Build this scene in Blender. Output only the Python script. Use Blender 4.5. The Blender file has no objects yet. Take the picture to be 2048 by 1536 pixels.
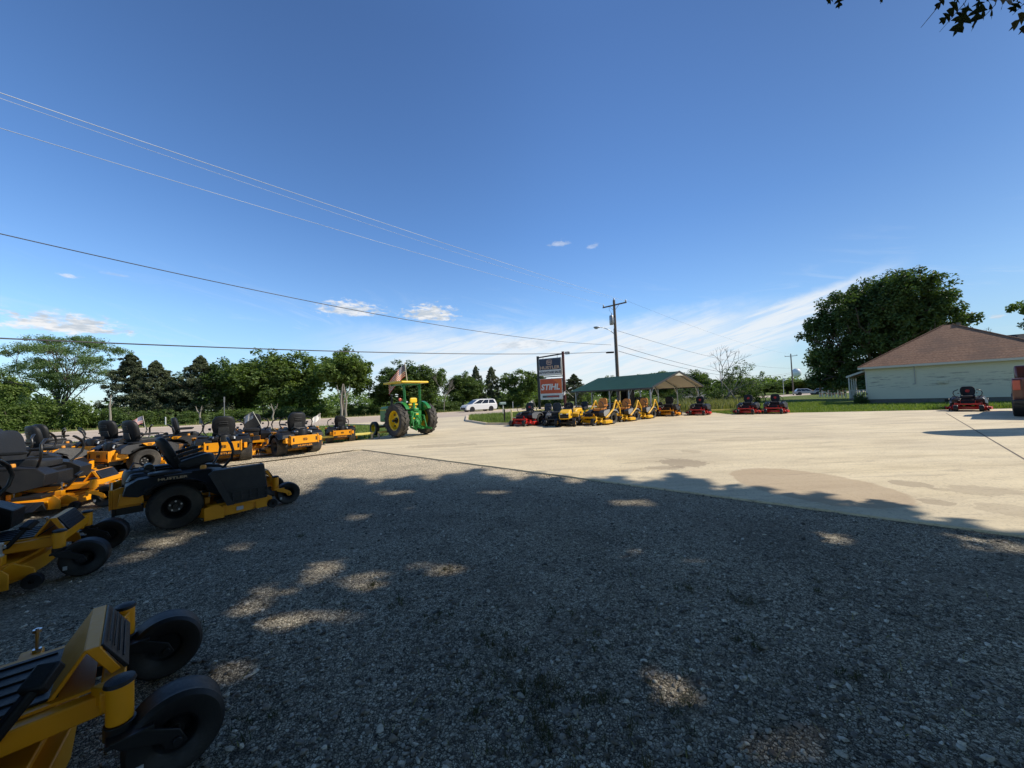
import bpy, math, random
import numpy as np
from mathutils import Vector, Matrix
R = math.radians
rng = np.random.default_rng(7)
random.seed(7)
SC = bpy.context.scene
COL = SC.collection

# ------------------------------------------------------------------ camera (measured from the photograph)
H = 1.565; F = 740.0
PITCH = math.atan(30/F); ROLL = math.atan(.038)
fw = Vector((0, math.cos(PITCH), math.sin(PITCH)))
r0 = Vector((1, 0, 0)); u0 = Vector((0, -math.sin(PITCH), math.cos(PITCH)))
rt = r0*math.cos(ROLL) - u0*math.sin(ROLL)
up = u0*math.cos(ROLL) + r0*math.sin(ROLL)
CAM = Vector((0, 0, H))
def ray(px, py): return fw*F + rt*(px-1024) + up*(768-py)
def at(px, py, z=0.0):
    d = ray(px, py); t = (z-H)/d.z
    return CAM + d*t
def atY(px, py, Y):
    d = ray(px, py); return CAM + d*(Y/d.y)
def col_at(px, Y):
    """ground point at distance Y under picture column px"""
    hy = 798 - .038*(px-1024)
    return atY(px, hy + F*H/Y, Y)
cam_d = bpy.data.cameras.new('camera'); cam = bpy.data.objects.new('camera', cam_d); COL.objects.link(cam)
cam.matrix_world = Matrix(((rt.x, up.x, -fw.x, 0), (rt.y, up.y, -fw.y, 0), (rt.z, up.z, -fw.z, H), (0, 0, 0, 1)))
cam_d.sensor_width = 36; cam_d.lens = F/2048*36; cam_d.clip_start = .05; cam_d.clip_end = 6000
SC.camera = cam

# ------------------------------------------------------------------ node / material helpers
def srgb(*c):
    return tuple((x/12.92 if x <= .04045 else ((x+.055)/1.055)**2.4) for x in c)
def newmat(name):
    m = bpy.data.materials.new(name); m.use_nodes = True
    nt = m.node_tree; b = nt.nodes['Principled BSDF']
    return m, nt, b
def N(nt, t, **kw):
    n = nt.nodes.new(t)
    for k, v in kw.items():
        if k in n.inputs: n.inputs[k].default_value = v
        else: setattr(n, k, v)
    return n
def math_(nt, op, a, b=None, c=None, clamp=False):
    n = nt.nodes.new('ShaderNodeMath'); n.operation = op; n.use_clamp = clamp
    for i, v in enumerate((a, b, c)):
        if v is None: continue
        if isinstance(v, (int, float)): n.inputs[i].default_value = v
        else: nt.links.new(v, n.inputs[i])
    return n.outputs[0]
def mixc(nt, f, a, b, blend='MIX'):
    n = nt.nodes.new('ShaderNodeMix'); n.data_type = 'RGBA'; n.blend_type = blend
    for s, v in ((n.inputs[0], f), (n.inputs[6], a), (n.inputs[7], b)):
        if isinstance(v, (int, float)): s.default_value = v
        elif isinstance(v, tuple): s.default_value = (*v[:3], 1)
        else: nt.links.new(v, s)
    return n.outputs[2]
def ramp(nt, fac, stops):
    n = nt.nodes.new('ShaderNodeValToRGB'); e = n.color_ramp.elements
    while len(e) < len(stops): e.new(.5)
    for i, (p, c) in enumerate(stops):
        e[i].position = p; e[i].color = (*c, 1) if isinstance(c, tuple) else (c, c, c, 1)
    nt.links.new(fac, n.inputs[0]); return n.outputs[0]
def noise(nt, vec, scale, detail=4, rough=.55, dist=0):
    n = N(nt, 'ShaderNodeTexNoise', Scale=scale, Detail=detail, Roughness=rough, Distortion=dist)
    if vec is not None: nt.links.new(vec, n.inputs['Vector'])
    return n.outputs['Fac']
def objco(nt): return nt.nodes.new('ShaderNodeTexCoord').outputs['Object']
def geopos(nt): return nt.nodes.new('ShaderNodeNewGeometry').outputs['Position']
def bump(nt, b, h, strength=.3, dist=.01):
    n = N(nt, 'ShaderNodeBump', Strength=strength, Distance=dist)
    nt.links.new(h, n.inputs['Height']); nt.links.new(n.outputs[0], b.inputs['Normal'])
def paint(name, c, rough=.35, var=.12, metal=0, coat=0, dirt=.25, bscale=0, spec=.5):
    m, nt, b = newmat(name)
    co = objco(nt)
    n1 = noise(nt, co, 3.1, 5, .6); n2 = noise(nt, co, 38, 3)
    f = math_(nt, 'MULTIPLY_ADD', n1, var*2, 1-var)
    dk = mixc(nt, 1, c, (1, 1, 1), 'MULTIPLY')
    cc = N(nt, 'ShaderNodeHueSaturation'); nt.links.new(f, cc.inputs['Value']); cc.inputs['Color'].default_value = (*c, 1)
    dust = math_(nt, 'MULTIPLY', ramp(nt, n1, [(.45, 0.), (.75, 1.)]), dirt*.35)
    col = mixc(nt, dust, cc.outputs[0], (.30, .26, .2))
    nt.links.new(col, b.inputs['Base Color'])
    rr = math_(nt, 'MULTIPLY_ADD', n2, .25, rough-.08, clamp=True); nt.links.new(rr, b.inputs['Roughness'])
    b.inputs['Metallic'].default_value = metal; b.inputs['Coat Weight'].default_value = coat
    b.inputs['Specular IOR Level'].default_value = spec
    if bscale: bump(nt, b, noise(nt, co, bscale, 3), .35, .004)
    return m
def flat(name, c, rough=.5, metal=0, emit=None):
    m, nt, b = newmat(name)
    col = mixc(nt, math_(nt, 'MULTIPLY', noise(nt, objco(nt), 9, 4), .5), tuple(x*1.1 for x in c), tuple(x*.72 for x in c))
    nt.links.new(col, b.inputs['Base Color']); b.inputs['Roughness'].default_value = rough; b.inputs['Metallic'].default_value = metal
    return m

M = {}
M['yellow'] = paint('yellow_powder_coat', (.85, .335, .002), .42, dirt=.05)
M['yellow_bright'] = paint('bright_yellow_paint', (.82, .44, .006), .38, dirt=.12)
M['orange'] = paint('orange_vinyl', (.62, .22, .02), .5)
M['red'] = paint('red_paint', (.58, .018, .012), .35, dirt=.12)
M['plastic'] = paint('black_moulded_plastic', (.012, .0125, .014), .42, bscale=240, dirt=.07, spec=.3)
M['vinyl'] = paint('charcoal_vinyl', (.016, .017, .019), .48, bscale=160, dirt=.06, spec=.3)
M['black'] = paint('black_steel', (.010, .010, .011), .35, dirt=.08)
M['mesh'] = paint('black_screen', (.022, .022, .024), .55)
M['rubber'] = paint('tyre_rubber', (.038, .036, .034), .8, bscale=120, dirt=.9)
M['rubber_new'] = paint('clean_tyre_rubber', (.010, .010, .0105), .5, dirt=.10, bscale=60)
M['chrome'] = flat('bright_metal', (.6, .6, .6), .3, 1)
M['alu'] = flat('brushed_aluminium', (.45, .43, .4), .4, .8)
M['grey_plastic'] = paint('grey_plastic', (.16, .165, .17), .45)
M['grey_dark'] = paint('dark_grey_plastic', (.035, .037, .04), .45, dirt=.08)
M['white'] = paint('white_paint', (.75, .75, .74), .3, .04, dirt=.1, coat=.4)
M['sticker'] = flat('pale_sticker', (.5, .52, .54), .5)
M['print_orange'] = flat('orange_print', (.75, .3, .03), .5)
M['print_tan'] = flat('tan_print', (.42, .30, .18), .5)
M['print_black'] = flat('black_print', (.01, .01, .01), .5)
M['green'] = paint('tractor_green', (.015, .20, .035), .32, dirt=.15, coat=.3)
M['tractor_yellow'] = paint('tractor_yellow', (.80, .52, .01), .38, dirt=.12)
M['redprint'] = flat('red_print', (.5, .03, .02), .5)
M['galv'] = flat('galvanised_steel', (.33, .34, .35), .45, .7)
M['maroon'] = paint('truck_maroon', (.10, .018, .012), .3, coat=.6, dirt=.1)
M['silver'] = paint('silver_paint', (.4, .41, .42), .25, coat=.8)
M['lamp'] = flat('lamp_lens', (.5, .1, .06), .2)
def glassmat(name, c, rough=.06):
    m, nt, b = newmat(name); b.inputs['Base Color'].default_value = (*c, 1); b.inputs['Roughness'].default_value = rough
    b.inputs['Specular IOR Level'].default_value = .8
    return m
M['glass'] = glassmat('dark_glass', (.015, .018, .02))

# ------------------------------------------------------------------ object helpers
def setp(o, label=None, cat=None, group=None, kind=None):
    if label: o['label'] = label
    if cat: o['category'] = cat
    if group: o['group'] = group
    if kind: o['kind'] = kind
    return o
def thing(name, loc=(0, 0, 0), rz=0, label=None, cat=None, group=None):
    o = bpy.data.objects.new(name, None); o.empty_display_size = .2; COL.objects.link(o)
    o.location = loc; o.rotation_euler = (0, 0, rz)
    return setp(o, label, cat, group)
KIDS = {}
def reg(o, parent):
    COL.objects.link(o)
    if parent is not None:
        o.parent = parent; KIDS.setdefault(parent.name, []).append(o)
    return o
def copy_tree(o, parent=None):
    c = o.copy()
    reg(c, parent)
    for ch in list(KIDS.get(o.name, [])): copy_tree(ch, c)
    return c
class MB:
    def __init__(s): s.v = []; s.f = []; s.m = []; s.cm = 0
    def add(s, vs, fs):
        n = len(s.v); s.v += [tuple(v) for v in vs]; s.f += [tuple(i+n for i in f) for f in fs]; s.m += [s.cm]*len(fs); return s
    def mark(s): return len(s.v)
    def xf(s, start, mat):
        for i in range(start, len(s.v)): s.v[i] = tuple(mat @ Vector(s.v[i]))
        return s
    def box(s, c, d, rot=None):
        x, y, z = d[0]/2, d[1]/2, d[2]/2
        vs = [Vector(p) for p in ((-x,-y,-z),(x,-y,-z),(x,y,-z),(-x,y,-z),(-x,-y,z),(x,-y,z),(x,y,z),(-x,y,z))]
        if rot is not None: vs = [rot @ v for v in vs]
        return s.add([v+Vector(c) for v in vs], [(0,3,2,1),(4,5,6,7),(0,1,5,4),(1,2,6,5),(2,3,7,6),(3,0,4,7)])
    def b(s, x0, x1, y0, y1, z0, z1): return s.box(((x0+x1)/2, (y0+y1)/2, (z0+z1)/2), (x1-x0, y1-y0, z1-z0))
    def bar(s, a, b, w, h=None, upv=(0, 0, 1)):
        a = Vector(a); b = Vector(b); h = h or w; d = (b-a); L = d.length; d.normalize()
        sd = d.cross(Vector(upv))
        if sd.length < 1e-4: sd = d.cross(Vector((1, 0, 0)))
        sd.normalize(); u = sd.cross(d)
        rot = Matrix((d, sd, u)).transposed()
        return s.box((a+b)/2, (L, w, h), rot)
    def prism(s, pts, h0, h1, axis='z'):
        """closed polygon pts extruded along axis; for 'y' pts are (x,z); for 'x' pts are (y,z)"""
        def P(p, h):
            return (p[0], p[1], h) if axis == 'z' else ((p[0], h, p[1]) if axis == 'y' else (h, p[0], p[1]))
        n = len(pts); vs = [P(p, h0) for p in pts]+[P(p, h1) for p in pts]
        return s.add(vs, [tuple(range(n))[::-1], tuple(range(n, 2*n))]+[(i, (i+1) % n, n+(i+1) % n, n+i) for i in range(n)])
    def tube(s, pts, r, seg=10, cap=True):
        pts = [Vector(p) for p in pts]; n = len(pts)
        rs = r if isinstance(r, (list, tuple)) else [r]*n
        vs = []; fs = []; prev = None
        for i, p in enumerate(pts):
            d = (pts[min(i+1, n-1)]-pts[max(i-1, 0)]).normalized()
            if prev is None:
                a = d.cross(Vector((0, 0, 1)))
                if a.length < 1e-3: a = d.cross(Vector((1, 0, 0)))
            else:
                a = prev-d*prev.dot(d)
                if a.length < 1e-5: a = d.cross(Vector((1, 0, .3)))
            a.normalize(); prev = a; b = d.cross(a)
            for k in range(seg):
                t = 2*math.pi*k/seg; vs.append(p+(a*math.cos(t)+b*math.sin(t))*rs[i])
        for i in range(n-1):
            for k in range(seg):
                fs.append((i*seg+k, i*seg+(k+1) % seg, (i+1)*seg+(k+1) % seg, (i+1)*seg+k))
        if cap: fs += [tuple(range(seg))[::-1], tuple(range((n-1)*seg, n*seg))]
        return s.add(vs, fs)
    def cyl(s, a, b, r, seg=16): return s.tube([a, b], r, seg)
    def lathe(s, prof, c=(0, 0, 0), axis='y', seg=32, closed=False, rf=None):
        """prof: (radius, along-axis)"""
        n = len(prof); vs = []; fs = []
        for i in range(seg):
            t = 2*math.pi*i/seg; ct, st = math.cos(t), math.sin(t)
            for j, (r, h) in enumerate(prof):
                if rf: r = rf(i, j, r)
                if axis == 'y': v = (r*ct, h, r*st)
                elif axis == 'z': v = (r*ct, r*st, h)
                else: v = (h, r*ct, r*st)
                vs.append((v[0]+c[0], v[1]+c[1], v[2]+c[2]))
        m = n if closed else n-1
        for i in range(seg):
            for j in range(m):
                fs.append((i*n+j, i*n+(j+1) % n, ((i+1) % seg)*n+(j+1) % n, ((i+1) % seg)*n+j))
        return s.add(vs, fs)
    def pillow(s, c, d, e=.35, nu=20, nv=12, rot=None):
        def pw(x, p): return math.copysign(abs(x)**p, x)
        vs = []; fs = []
        for j in range(nv+1):
            ph = -math.pi/2+math.pi*j/nv
            for i in range(nu):
                th = 2*math.pi*i/nu
                v = Vector((pw(math.cos(ph), e)*pw(math.cos(th), e)*d[0]/2, pw(math.cos(ph), e)*pw(math.sin(th), e)*d[1]/2, pw(math.sin(ph), e)*d[2]/2))
                if rot is not None: v = rot @ v
                vs.append(v+Vector(c))
        for j in range(nv):
            for i in range(nu): fs.append((j*nu+i, j*nu+(i+1) % nu, (j+1)*nu+(i+1) % nu, (j+1)*nu+i))
        return s.add(vs, fs)
    def build(s, name, mats, parent=None, bevel=0, smooth=35, origin=None, label=None):
        me = bpy.data.meshes.new(name)
        vs = s.v
        if origin is not None: vs = [(v[0]-origin[0], v[1]-origin[1], v[2]-origin[2]) for v in vs]
        me.from_pydata(vs, [], s.f)
        if not isinstance(mats, (list, tuple)): mats = [mats]
        for m in mats: me.materials.append(m)
        me.polygons.foreach_set('material_index', s.m)
        if smooth:
            me.polygons.foreach_set('use_smooth', [True]*len(me.polygons)); me.set_sharp_from_angle(angle=R(smooth))
        me.update()
        o = bpy.data.objects.new(name, me)
        if origin is not None: o.location = origin
        reg(o, parent)
        if bevel:
            md = o.modifiers.new('bevel', 'BEVEL'); md.width = bevel; md.segments = 2; md.limit_method = 'ANGLE'; md.angle_limit = R(35)
            md.harden_normals = False
        if label: o['label'] = label
        return o
def npmesh(name, V, Fq, mat, parent=None, smooth=False):
    """quads or tris from numpy arrays"""
    me = bpy.data.meshes.new(name); n = Fq.shape[1]
    me.vertices.add(len(V)); me.vertices.foreach_set('co', V.astype(np.float32).ravel())
    me.loops.add(Fq.size); me.loops.foreach_set('vertex_index', Fq.astype(np.int32).ravel())
    me.polygons.add(len(Fq)); me.polygons.foreach_set('loop_start', np.arange(0, Fq.size, n, dtype=np.int32))
    me.polygons.foreach_set('use_smooth', np.full(len(Fq), smooth))
    me.materials.append(mat); me.update(calc_edges=True)
    o = bpy.data.objects.new(name, me); reg(o, parent); return o
def textmesh(txt, size=1, offset=0, shear=0, ext=.0, sx=1):
    c = bpy.data.curves.new('t', 'FONT'); c.body = txt; c.size = size; c.offset = offset; c.shear = shear; c.extrude = ext
    c.align_x = 'CENTER'; c.align_y = 'CENTER'; c.resolution_u = 3
    o = bpy.data.objects.new('t', c); COL.objects.link(o)
    bpy.context.view_layer.update()
    me = bpy.data.meshes.new_from_object(o.evaluated_get(bpy.context.evaluated_depsgraph_get()))
    bpy.data.objects.remove(o)
    if sx != 1:
        for v in me.vertices: v.co.x *= sx
    return me
def text(name, me, mat, parent, loc, xdir, updir=(0, 0, 1)):
    """text mesh lying in the plane spanned by xdir (reading direction) and updir"""
    me = me.copy(); me.name = name; me.materials.clear(); me.materials.append(mat)
    x = Vector(xdir).normalized(); u = Vector(updir).normalized(); z = x.cross(u)
    mt = Matrix((x, u, z)).transposed().to_4x4(); mt.translation = Vector(loc)
    me.transform(mt)
    o = bpy.data.objects.new(name, me); reg(o, parent); return o
T_H = textmesh('HUSTLER', .064, .0018, 0, .001, 1.6)
T_HS = textmesh('HUSTLER', .042, .0012, 0, .001, 1.7)
def emblem(mb, c, xdir, w, h, t=.003):
    """rounded frame with a slab H inside, in the plane xdir/z"""
    x = Vector(xdir).normalized(); u = Vector((0, 0, 1)); n = x.cross(u); c = Vector(c)
    def slab(x0, x1, z0, z1):
        cc = c+x*(x0+x1)/2+u*(z0+z1)/2
        mb.box(cc, (x1-x0, t, z1-z0), Matrix((x, n, u)).transposed())
    e = h*.13
    slab(-w/2+e, w/2-e, h/2-e, h/2); slab(-w/2+e, w/2-e, -h/2, -h/2+e)
    slab(-w/2, -w/2+e, -h/2+e, h/2-e); slab(w/2-e, w/2, -h/2+e, h/2-e)
    slab(-w*.27, -w*.13, -h*.26, h*.26); slab(w*.13, w*.27, -h*.26, h*.26); slab(-w*.13, w*.13, -h*.07, h*.09)
    slab(-w*.34, -w*.27, h*.12, h*.26); slab(w*.27, w*.34, -h*.26, -h*.12)
# ------------------------------------------------------------------ wheels
def tyre_mb(r, w, rim, seg=40, knobs=0.0, groove=0.0):
    mb = MB(); hw = w/2
    p = [(rim, -hw*.62), (rim+.012, -hw*.80), (r*.72+rim*.28, -hw*.99), (r*.90, -hw*1.0), (r*.965, -hw*.90)]
    nt = 7
    for k in range(nt):
        y = -hw*.76+1.52*hw*k/(nt-1)
        p.append((r*(1-.018*(y/hw)**2), y))
    p += [(a, -b) for a, b in p[:5][::-1]]
    def rf(i, j, rr):
        if 4 <= j <= 12:
            if knobs: return rr-(knobs if ((i//1+j) % 2) else 0)
            if groove: return rr-(groove if (j-5) % 2 else 0)
        return rr
    mb.lathe(p, seg=seg, closed=True, rf=rf); return mb
def rim_mb(rim, w, dish=.35, bolts=0, hub=.03, side=1):
    mb = MB(); hw = w/2
    prof = [(.001, side*hw*dish), (hub, side*hw*dish), (hub*1.3, side*hw*(dish-.12)), (rim*.55, side*hw*(dish-.1)), (rim*.82, side*hw*(dish-.35)),
            (rim*.92, side*hw*.55), (rim*1.03, side*hw*.70), (rim*1.03, -side*hw*.7), (rim*.9, -side*hw*.5), (.001, -side*hw*.3)]
    mb.lathe(prof, seg=28)
    return mb
def bolts_mb(rad, n, y, r=.011, ln=.012, side=1):
    mb = MB()
    for k in range(n):
        t = 2*math.pi*k/n+.3
        mb.cyl((rad*math.cos(t), y, rad*math.sin(t)), (rad*math.cos(t), y+side*ln, rad*math.sin(t)), r, 8)
    return mb
def wheel(parent, loc, r, w, rim, side, mt, mr, name='wheel', knobs=0, bolts=0, dish=.35, cap=None, seg=40, groove=0):
    e = rim_mb(rim, w, dish, side=side).build(name, mr, parent); e.location = loc
    tyre_mb(r, w, rim, seg, knobs, groove).build('tyre', mt, e, smooth=0 if knobs else 40)
    if bolts: bolts_mb(rim*.42, bolts, side*w/2*(dish-.1), side=side).build('wheel_bolts', M['chrome'], e)
    if cap:
        m = MB(); m.lathe([(.001, side*(w/2*dish+.02)), (cap*.7, side*(w/2*dish+.018)), (cap, side*w/2*dish), (cap, side*(w/2*dish-.02))], seg=16)
        m.build('hub_cap', M['chrome'], e)
    return e

def seat_parts(root, loc, ms, mside=None, w=.54, h=.60, tilt=0, logo=None, arms=True, slots=True):
    mb = MB()
    mb.pillow((.26, 0, .06), (.52, w, .15), .45)
    mb.pillow((.24, w*.40, .09), (.46, w*.18, .15), .6); mb.pillow((.24, -w*.40, .09), (.46, w*.18, .15), .6)
    v = [(a+loc[0], b+loc[1], c+loc[2]) for a, b, c in mb.v]; mb.v = v
    s = mb.build('seat', ms, root, origin=loc)
    mb = MB(); rot = Matrix.Rotation(R(-10), 3, 'Y')
    k = mb.mark()
    n = 22; nv = 16; vs = []; fs = []
    for j in range(nv+1):
        ph = -math.pi/2+math.pi*j/nv
        for i in range(n):
            th = 2*math.pi*i/n
            def pw(x, p): return math.copysign(abs(x)**p, x)
            z = pw(math.sin(ph), .45); c = pw(math.cos(ph), .45)
            y = c*pw(math.sin(th), .55); x = c*pw(math.cos(th), .55)
            taper = 1-.16*max(0, z)**2-.22*max(0, -z)
            vs.append((x*.062+.05*(y*y) , y*w/2*taper, z*h/2+h/2))
    for j in range(nv):
        for i in range(n): fs.append((j*n+i, j*n+(i+1) % n, (j+1)*n+(i+1) % n, (j+1)*n+i))
    mb.add(vs, fs); mb.xf(k, Matrix.Translation((0, 0, .03)) @ rot.to_4x4())
    b = mb.build('backrest', ms if mside is None else mside, s)
    if slots:
        m2 = MB(); k = m2.mark()
        for z in (h*.66, h*.75): m2.prism([(-.11, z), (.11, z), (.09, z+.018), (-.09, z+.018)], -.078, -.066, 'x')
        m2.prism([(-.13, .14), (.13, .14), (.11, h*.5), (-.11, h*.5)], -.075, -.060, 'x')
        m2.xf(k, Matrix.Translation((0, 0, .03)) @ rot.to_4x4())
        m2.build('back_shell_rib', M['grey_dark'], b, bevel=.004)
    if logo:
        m3 = MB(); k = m3.mark(); m3.lathe([(.001, .082), (.075, .082), (.085, .07)], (0, 0, h*.62), 'x', 20); m3.xf(k, rot.to_4x4()); m3.build('seat_emblem', logo, b)
    if arms:
        for sy in (-1, 1):
            m = MB(); m.pillow((.20, sy*(w/2+.045), .27), (.36, .065, .055), .5); m.bar((-.01, sy*(w/2+.03), .25), (.06, sy*(w/2+.03), .26), .03)
            m.build('armrest', ms, s)
    s.rotation_euler.y = tilt
    return s

# ------------------------------------------------------------------ zero-turn mower. x forward, y left, origin on the ground between the rear wheels
def make_mower(body='yellow', frame='yellow', fend='plastic', seat='vinyl', lever='black', fork='yellow', rops=None, logo='yellow',
               wheelrim='black', chute_box=False, seatlogo=None, detail=True, rear_text=True, seatside=None, knob=.013):
    B, FR, FE = M[body], M[frame], M[fend]
    root = thing('riding_mower')
    # frame rails and front cross beam with caster tubes
    f = MB()
    for s in (-1, 1):
        f.b(-.30, 1.20, s*.30-.028, s*.30+.028, .30, .385)
        f.bar((1.14, s*.28, .375), (1.20, s*.41, .40), .06, .075)
        f.cyl((1.20, s*.42, .30), (1.20, s*.42, .45), .042, 20)
    f.b(1.14, 1.215, -.385, .385, .335, .415)
    f.b(.2, .26, -.27, .27, .31, .37)
    f.prism([(.60, .30), (.84, .30), (.78, .23), (.66, .23)], .333, .345, 'y'); f.prism([(.60, .30), (.84, .30), (.78, .23), (.66, .23)], -.345, -.333, 'y')
    f.build('frame', FR, root, bevel=.006)
    for s in (-1, 1):
        m = MB(); m.lathe([(.001, .474), (.02, .474), (.046, .466), (.05, .452), (.043, .448)], (1.20, s*.42, 0), 'z', 18)
        m.build('pivot_cap', M['plastic'], root)
    # casters
    for s in (-1, 1):
        k = MB()
        k.cyl((1.20, s*.42, .245), (1.20, s*.42, .30), .05, 14)
        k.b(1.14, 1.27, s*.42-.10, s*.42+.10, .235, .25) if False else k.bar((1.16, s*.42, .262), (1.30, s*.42, .268), .20, .018)
        for q in (-1, 1):
            y = s*.42+q*.095
            k.prism([(1.17, .275), (1.27, .275), (1.38, .21), (1.405, .15), (1.37, .135), (1.335, .15), (1.32, .185), (1.2, .235)], y-.006, y+.006, 'y')
            k.cyl((1.37, y-.012*q, .17), (1.37, y+.022*q, .17), .017, 10)
        fk = k.build('caster_fork', M[fork], root, bevel=.003)
        cw = wheel(root, (1.37, s*.42, .17), .17, .155, .07, s, M['rubber_new'], M['plastic'], 'caster_wheel', cap=.02, dish=.3, seg=44, groove=.004)
        if detail:
            t = MB(); t.box((-.115*1, s*.079, -.06), (.028, .003, .036)); t.build('tyre_label', M['sticker'], cw)
    # rear wheels
    for s in (-1, 1):
        wheel(root, (0, s*.50, .292), .292, .29, .145, s, M['rubber'], M[wheelrim], 'drive_wheel', knobs=knob, bolts=5 if detail else 0, dish=.2, seg=56)
    ax = MB(); ax.cyl((0, -.4, .292), (0, .4, .292), .04, 12); ax.b(-.16, .14, -.33, -.2, .2, .40); ax.b(-.16, .14, .2, .33, .2, .40); ax.build('transaxle', M['black'], root, bevel=.01)
    # deck
    d = MB()
    pl = [(.20, -.52), (.30, -.74), (.55, -.79), (.84, -.73), (1.0, -.48), (1.05, -.16), (1.05, .16), (1.0, .48), (.84, .73), (.55, .79), (.30, .74), (.20, .52)]
    d.prism(pl, .085, .215); d.prism([(x*.86+.09, y*.9) for x, y in pl], .215, .245)
    d.prism([(.26, .07), (.48, .07), (.48, .20), (.40, .27), (.26, .24)], -.812, -.80, 'y'); d.prism([(.86, .09), (1.0, .09), (1.0, .22), (.93, .30), (.86, .24)], -.76, -.745, 'y')
    d.b(.46, .88, -.80, -.77, .20, .235)
    d.b(.3, .36, -.55, -.35, .25, .34); d.b(.3, .36, .35, .55, .25, .34); d.b(.82, .9, -.55, -.46, .25, .33); d.b(.82, .9, .46, .55, .25, .33)
    for s in (-1, 1): d.prism([(.92, .14), (1.12, .09), (1.10, .20), (.98, .27), (.92, .24)], s*.60-.012, s*.60+.012, 'y')
    d.build('deck', B, root, bevel=.006)
    m = MB()
    for y in (-.5, 0, .5): m.lathe([(.001, .315), (.05, .31), (.11, .285), (.12, .246)], (.60 if y else .74, y, 0), 'z', 18)
    m.b(.42, .74, -.66, -.38, .246, .30); m.b(.42, .74, .38, .66, .246, .30)
    m.build('pulley_cover', M['plastic'], root, bevel=.01)
    for s in (-1, 1):
        w = MB(); w.lathe([(.02, -.03), (.062, -.034), (.066, -.02), (.066, .02), (.062, .034), (.02, .03)], seg=22, closed=True)
        for q in range(5):
            t = q*2*math.pi/5; w.bar((0, 0, 0), (.058*math.cos(t), 0, .058*math.sin(t)), .02, .012)
        o = w.build('anti_scalp_wheel', M['plastic'], root); o.location = (1.10, s*.64, .095)
    c = MB()
    if chute_box:
        c.prism([(.30, .70), (.36, .735), (.93, .745), (1.0, .30), (.97, .25), (.52, .235)], -.86, -.835, 'y')
        c.prism([(.30, .70), (.38, .70), (.58, .235), (.50, .235)], -.885, -.86, 'y')
        c.b(.36, .93, -.835, -.66, .715, .735); c.prism([(.93, .735), (.95, .745), (1.0, .30), (.97, .25)], -.84, -.66, 'y')
        for z in (.27, .34, .405): c.bar((.53+.01, -.872, z), (.98, -.872, z+.012), .02, .014)
        for x in (.56, .66, .76, .86, .965): c.b(x, x+.014, -.88, -.86, .26, .41)
        c.b(.40, .93, -.868, -.86, .44, .455)
    else:
        c.prism([(.34, .10), (.88, .10), (.84, .23), (.38, .25)], -.83, -.80, 'y')
        k = c.mark(); c.b(.34, .86, -1.06, -.82, -.008, .008); c.b(.42, .45, -1.05, -.83, .008, .022); c.b(.58, .61, -1.05, -.83, .008, .022); c.b(.74, .77, -1.05, -.83, .008, .022)
        c.xf(k, Matrix.Translation((0, -.82, .22)) @ Matrix.Rotation(R(22), 4, 'X') @ Matrix.Translation((0, .82, 0)))
    c.build('discharge_chute', M['mesh'] if chute_box else M['plastic'], root, bevel=.006)
    if detail:
        for s in (-1, 1):
            k = MB(); k.b(.62, .70, s*.796-.004, s*.796+.004, .13, .18); k.build('warning_decal', M['sticker'], root)
        k = MB(); k.b(.86, .93, -.12, .02, .2465, .249); k.build('warning_decal', M['print_orange'], root)
        k = MB(); k.tube([(-.20, .10, .62), (-.12, .16, .70), (-.02, .18, .66), (.02, .20, .50)], .011, 7); k.build('fuel_hose', M['black'], root)
        k = MB(); k.tube([(-.42, .10, .80), (-.38, .22, .86), (-.24, .24, .80), (-.16, .22, .64)], .009, 6); k.build('ignition_cable', M['black'], root)
        k = MB(); k.tube([(.30, -.36, .34), (.45, -.40, .32), (.62, -.42, .30), (.74, -.46, .33)], .008, 6); k.build('deck_cable', M['black'], root)
        k = MB(); k.lathe([(.001, .05), (.03, .05), (.036, .03), (.036, 0)], (.30, -.44, .735), 'z', 14); k.build('dial_knob', M['print_orange'], root)
        k = MB(); k.lathe([(.045, .0), (.045, .05), (.036, .05), (.036, .0)], (.16, .47, .735), 'z', 18, True); k.build('cup_holder', M['grey_dark'], root)
    # footrest, floor mat, pedal
    p = MB(); p.b(.62, 1.12, -.27, .27, .386, .398); p.build('floor_pan', FR, root)
    p = MB(); p.b(.66, 1.02, -.235, .235, .399, .409)
    for i in range(5):
        y = -.18+.09*i; p.bar((.69, y, .412), (.80, y+.02, .412), .014, .008); p.bar((.80, y+.02, .412), (.98, y+.01, .412), .014, .008)
    p.build('floor_mat', M['plastic'], root, bevel=.003)
    p = MB(); p.prism([(.99, .40), (1.09, .555), (1.135, .555), (1.145, .54), (1.10, .545), (1.01, .40)], -.25, .25, 'y')
    p.prism([(1.09, .556), (1.135, .556), (1.20, .43), (1.17, .42)], -.252, -.245, 'y'); p.build('footrest', FR, root, bevel=.004)
    p = MB(); p.prism([(1.137, .553), (1.145, .557), (1.225, .425), (1.21, .42)], -.24, .24, 'y')
    for i in range(4): p.bar((1.165+.014*i, -.2, .545-.028*i), (1.165+.014*i, .2, .545-.028*i), .006, .006)
    p.build('grip_strip', M['plastic'], root, bevel=.003)
    p = MB(); p.bar((.70, -.33, .28), (.86, -.345, .37), .05, .03); p.bar((.86, -.345, .36), (.99, -.33, .54), .07, .035); p.bar((.965, -.36, .51), (1.01, -.29, .565), .08, .05)
    p.bar((.30, -.345, .40), (.80, -.345, .40), .045, .045)
    p.build('deck_lift_pedal', M['plastic'], root, bevel=.01)
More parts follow.
